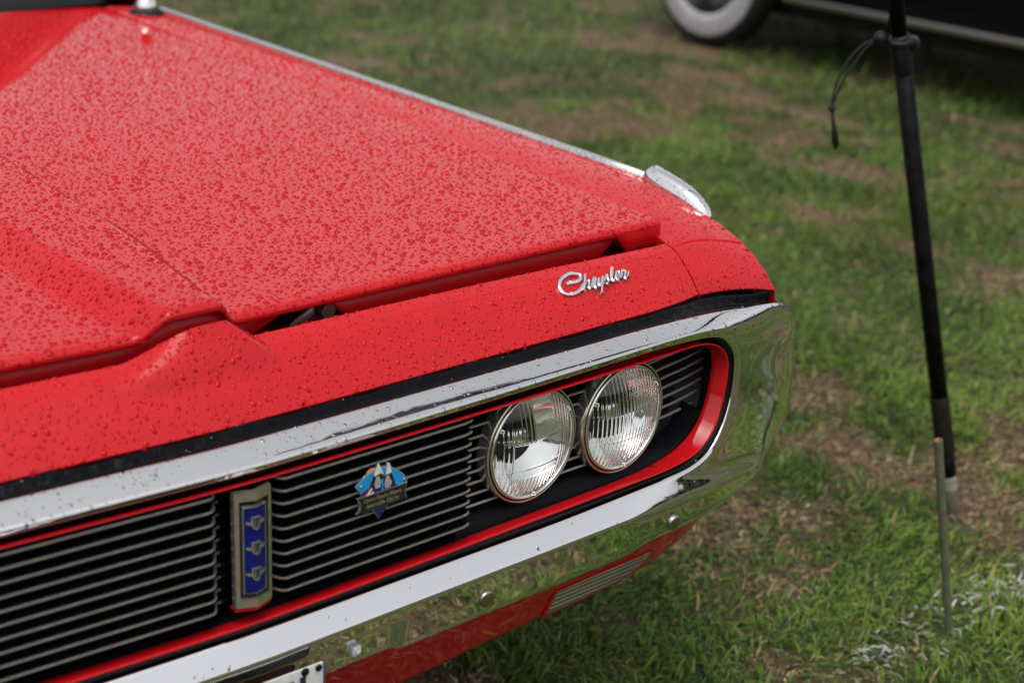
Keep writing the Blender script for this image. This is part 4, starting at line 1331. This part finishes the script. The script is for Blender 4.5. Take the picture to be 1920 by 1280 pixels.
# ================================================================== BANNER POLE AND STAKE
pb = Vector((1.7564, .3404, 0))
pole = empty("banner_pole", pb, "thin black banner pole with dangling cord, leaning behind the metal stake", "pole")
pdir = Vector((-.290, .071, 1.0)).normalized()
def pp(d, off=(0, 0, 0)): return tuple(pdir * d + Vector(off))
mb = MB(); mb.tube([pp(.27), pp(.5), pp(.94)], [.0162, .0158, .0154], 20); mb.build("lower_tube", M['pole'], pole)
mb = MB(); mb.tube([pp(.90), pp(1.3), pp(2.6)], [.0136, .0134, .0124], 20); mb.build("upper_tube", M['pole'], pole)
mb = MB(); mb.tube([pp(.924), pp(.928), pp(.985), pp(.990)], [.0164, .0178, .0178, .0164], 20); mb.build("joint_collar", M['plasticgrey'], pole)
mb = MB(); mb.tube([pp(.150), pp(.155), pp(.275), pp(.280)], [.0170, .0182, .0178, .0168], 20); mb.build("grip_sleeve", M['grip'], pole)
mb = MB(); mb.tube([pp(.10), pp(.155)], [.0162, .0162], 20); mb.build("foot_tube", M['pole'], pole)
mb = MB(); mb.tube([pp(-.03), pp(.066), pp(.069), pp(.074), pp(.078), pp(.094), pp(.102)], [.0140, .0145, .0165, .0165, .0150, .0165, .0160], 20); mb.build("ferrule", mat("pale_ferrule", (.42, .41, .36), .35, .5), pole)
# clamp with two rounded ends
side = Vector((.79, -.61, 0)).normalized()
ck = pdir * .977
mb = MB(); mb.tube([tuple(ck - side * .022 + Vector((0, 0, .002))), tuple(ck - side * .015 + Vector((-.010, -.012, 0))), tuple(ck + Vector((-.010, -.013, -.001))), tuple(ck + side * .015 + Vector((-.006, -.010, .004))), tuple(ck + side * .021 + Vector((0, 0, .004)))], [.006, .0055, .0055, .008, .010], 12)
mb.build("clamp", M['plasticgrey'], pole)
def ball(c, r, sq=1.0):
    mb = MB(); pr = [(r * math.cos(t), r * sq * math.sin(t)) for t in np.linspace(-PI / 2 + .01, PI / 2 - .01, 12)]
    mb.lathe(pr, 18, mat4=Matrix.Translation(c)); return mb
ball(ck + side * .021 + Vector((0, 0, -.002)), .0125, 1.15).build("clamp_knob", M['plasticgrey'], pole)
kn = ck - side * .034 + Vector((0, 0, .006))
ball(kn, .0125).build("toggle_ball", M['plasticgrey'], pole)
# shock cord: up along the pole and a drooping loop with a knot
mb = MB(); mb.tube([tuple(kn + Vector((.004, -.003, .0))), tuple(kn + side * .020 + Vector((-.01, -.01, .08))), tuple(pdir * 1.30 + side * -.018), tuple(pdir * 2.0 - side * .016)], .0022, 6)
mb.tube([tuple(kn + side * .004), tuple(kn + side * .014 + Vector((-.01, -.01, .06))), tuple(pdir * 1.22 + side * -.024), tuple(pdir * 2.0 - side * .021)], .0022, 6)
mb.build("standing_cord", M['cord'], pole)
def cpath(k):
    up = Vector((0, 0, 1))
    pts = [(0, 0), (-.035, -.016), (-.062, -.045), (-.085, -.082), (-.103, -.130), (-.1085, -.170)]
    o_ = .0045 * k
    return [tuple(kn + side * (x * .63 + (o_ * math.sin(PI * i / 5) * 1.0)) + up * (z * .71 - (o_ * .8 * math.sin(PI * i / 5)))) for i, (x, z) in enumerate(pts)]
mb = MB()
for k in (1, -1):
    c = [tuple(q) for q in catmull(cpath(k), 5)]
    mb.tube(c, .0021, 6)
mb.build("cord_loop", M['cord'], pole)
end = Vector(cpath(0)[-1])
mb = ball(end, .0062, 1.2); mb.build("cord_knot", M['cord'], pole)
mb = MB()
for k, (a, b) in enumerate(((.010, -.062), (.014, -.070), (.018, -.064))):
    mb.tube([tuple(end), tuple(end + side * (a * .5) + Vector((0, 0, b * .5))), tuple(end + side * a + Vector((0, 0, b)))], [.0022, .0024, .003], 6)
mb.build("cord_tail", M['cord'], pole)

sb_ = Vector((1.380, .0703, 0))
stake = empty("ground_stake", sb_, "slim weathered metal stake driven into the grass in front of the banner pole", "stake")
sd = Vector((-.253, .041, 1.0)).normalized()
mb = MB(); mb.tube([tuple(sd * -.10), tuple(sd * .2), tuple(sd * .392)], .0072, 14, caps=False); sharp(mb.build("rod", M['galv'], stake), 40)
mb = MB(); mb.lathe([(.0072, 0), (.0050, .0003), (.0048, -.004), (0, -.004)], 14, mat4=Matrix.Translation(sd * .392) @ sd.to_track_quat('Z', 'Y').to_matrix().to_4x4())
mb.build("cut_end", mat("rusty_cut_metal", (.22, .12, .085), .6, .6), stake)

# ================================================================== BLACK CAR BEHIND
bc = empty("black_car", (5.09, 4.25, 0), "black vintage car with white-wall wire wheel parked across the lawn", "car")
WR = .385
def ring_pts(r, n=40): return [(r * math.cos(2 * PI * i / n), r * math.sin(2 * PI * i / n)) for i in range(n)]
def vintage_wheel(y):
    root = empty("wheel", (.0, y, WR + .010)); root.parent = bc
    root.rotation_euler = (0, -PI / 2, 0)           # lathe axis -> -X (towards the lawn)
    mb = MB(); mb.lathe([(.228, .05), (.232, .070), (.345, .078), (.368, .07), (WR, .05), (WR, -.05), (.37, -.07), (.24, -.07), (.228, -.05)], 64); mb.build("tyre", M['rubber'], root)
    mb = MB(); mb.lathe([(.232, .0705), (.245, .0785), (.28, .082), (.318, .0825), (.331, .0805), (.338, .0785)], 64); mb.build("white_wall", M['whitewall'], root)
    mb = MB(); mb.lathe([(.233, .070), (.228, .073), (.220, .066), (.216, .03), (.20, .02), (.20, -.04)], 64); mb.build("rim", M['black'], root)
    mb = MB(); mb.lathe([(.0, .075), (.03, .075), (.045, .065), (.050, .05), (.050, -.01)], 32); mb.build("hub", M['steel'], root)
    mb = MB()
    for i in range(40):
        a = 2 * PI * i / 40; b = a + (.32 if i % 2 else -.32)
        mb.tube([(.05 * math.cos(a), .05 * math.sin(a), .05 if i % 4 < 2 else .0), (.214 * math.cos(b), .214 * math.sin(b), .022)], .0040, 5)
    tag(mb.build("spokes", mat("spoke_metal", (.50, .46, .40), .4, .3), root), kind="stuff")
    mb = MB(); mb.lathe([(.0, -.012), (.21, -.012)], 32); mb.build("brake_drum", mat("dusty_drum", (.035, .029, .022), .8), root)
vintage_wheel(0.0); vintage_wheel(-2.95)
mb = MB(); mb.box((-.04, -2.45, .283), (.26, -.50, .318), bev=.008); mb.build("running_board", M['carblack'], bc)
mb = MB(); mb.box((-.052, -2.47, .290), (-.039, -.48, .322), bev=.004); mb.build("edge_strip", M['stripmetal'], bc)
mb = MB(); mb.box((.10, -2.6, .20), (1.45, .5, .30)); mb.build("chassis", M['black'], bc, False)
bd = []
for y, wd, zt in ((-3.35, .30, .80), (-3.0, .42, .98), (-2.2, .52, 1.05), (-1.75, .60, 1.10), (-1.7, .62, 1.12), (-.8, .64, 1.14), (.2, .63, 1.12), (.75, .50, 1.0), (.95, .36, .82)):
    c0 = .80
    bd.append([(c0 - wd * k, y, .30 + (zt - .30) * h) for k, h in ((.98, 0), (1.0, .25), (1.0, .7), (.93, .93), (.7, 1.0), (0, 1.02), (-.7, 1.0), (-.93, .93), (-1, .7), (-1, .25), (-.98, 0))])
loft_part("body", bd, M['carblack'], bc, sub=2, caps=True)
cb_ = []
for y, wd, zt in ((-1.72, .50, 1.12), (-1.55, .56, 1.55), (-1.2, .57, 1.68), (-.2, .57, 1.70), (.35, .52, 1.55), (.65, .44, 1.12)):
    cb_.append([(.80 - wd * k, y, 1.05 + (zt - 1.05) * h) for k, h in ((1.06, 0), (1.02, .3), (.94, .8), (.7, .97), (0, 1.0), (-.7, .97), (-.94, .8), (-1.02, .3), (-1.06, 0))])
loft_part("cabin", cb_, M['carblack'], bc, sub=2, caps=True)
for (y0, y1) in ((-1.45, -.75), (-.65, .05)):
    mb = MB(); mb.box((.205, y0, 1.17), (.235, y1, 1.50), bev=.012); mb.build("side_window", M['wind'], bc)
def wing(yc, tail):
    sec = []
    for a in np.linspace(-.15, PI + .15, 22):
        r = WR + .075 + .03 * math.sin(a)
        y = yc + math.cos(a) * r * (1.02) ; z = WR + math.sin(a) * r
        if math.sin(a) < 0: z = WR + math.sin(a) * r * .5
        sec.append([(-.075, y, z - .02), (-.070, y, z), (-.02, y + .0, z + .022 * max(0, math.sin(a))), (.15, y, z + .03 * max(0, math.sin(a))), (.30, y, z + .01)])
    return loft_part("wing", sec, M['carblack'], bc, sub=1)
wing(0.0, 1); wing(-2.95, -1)
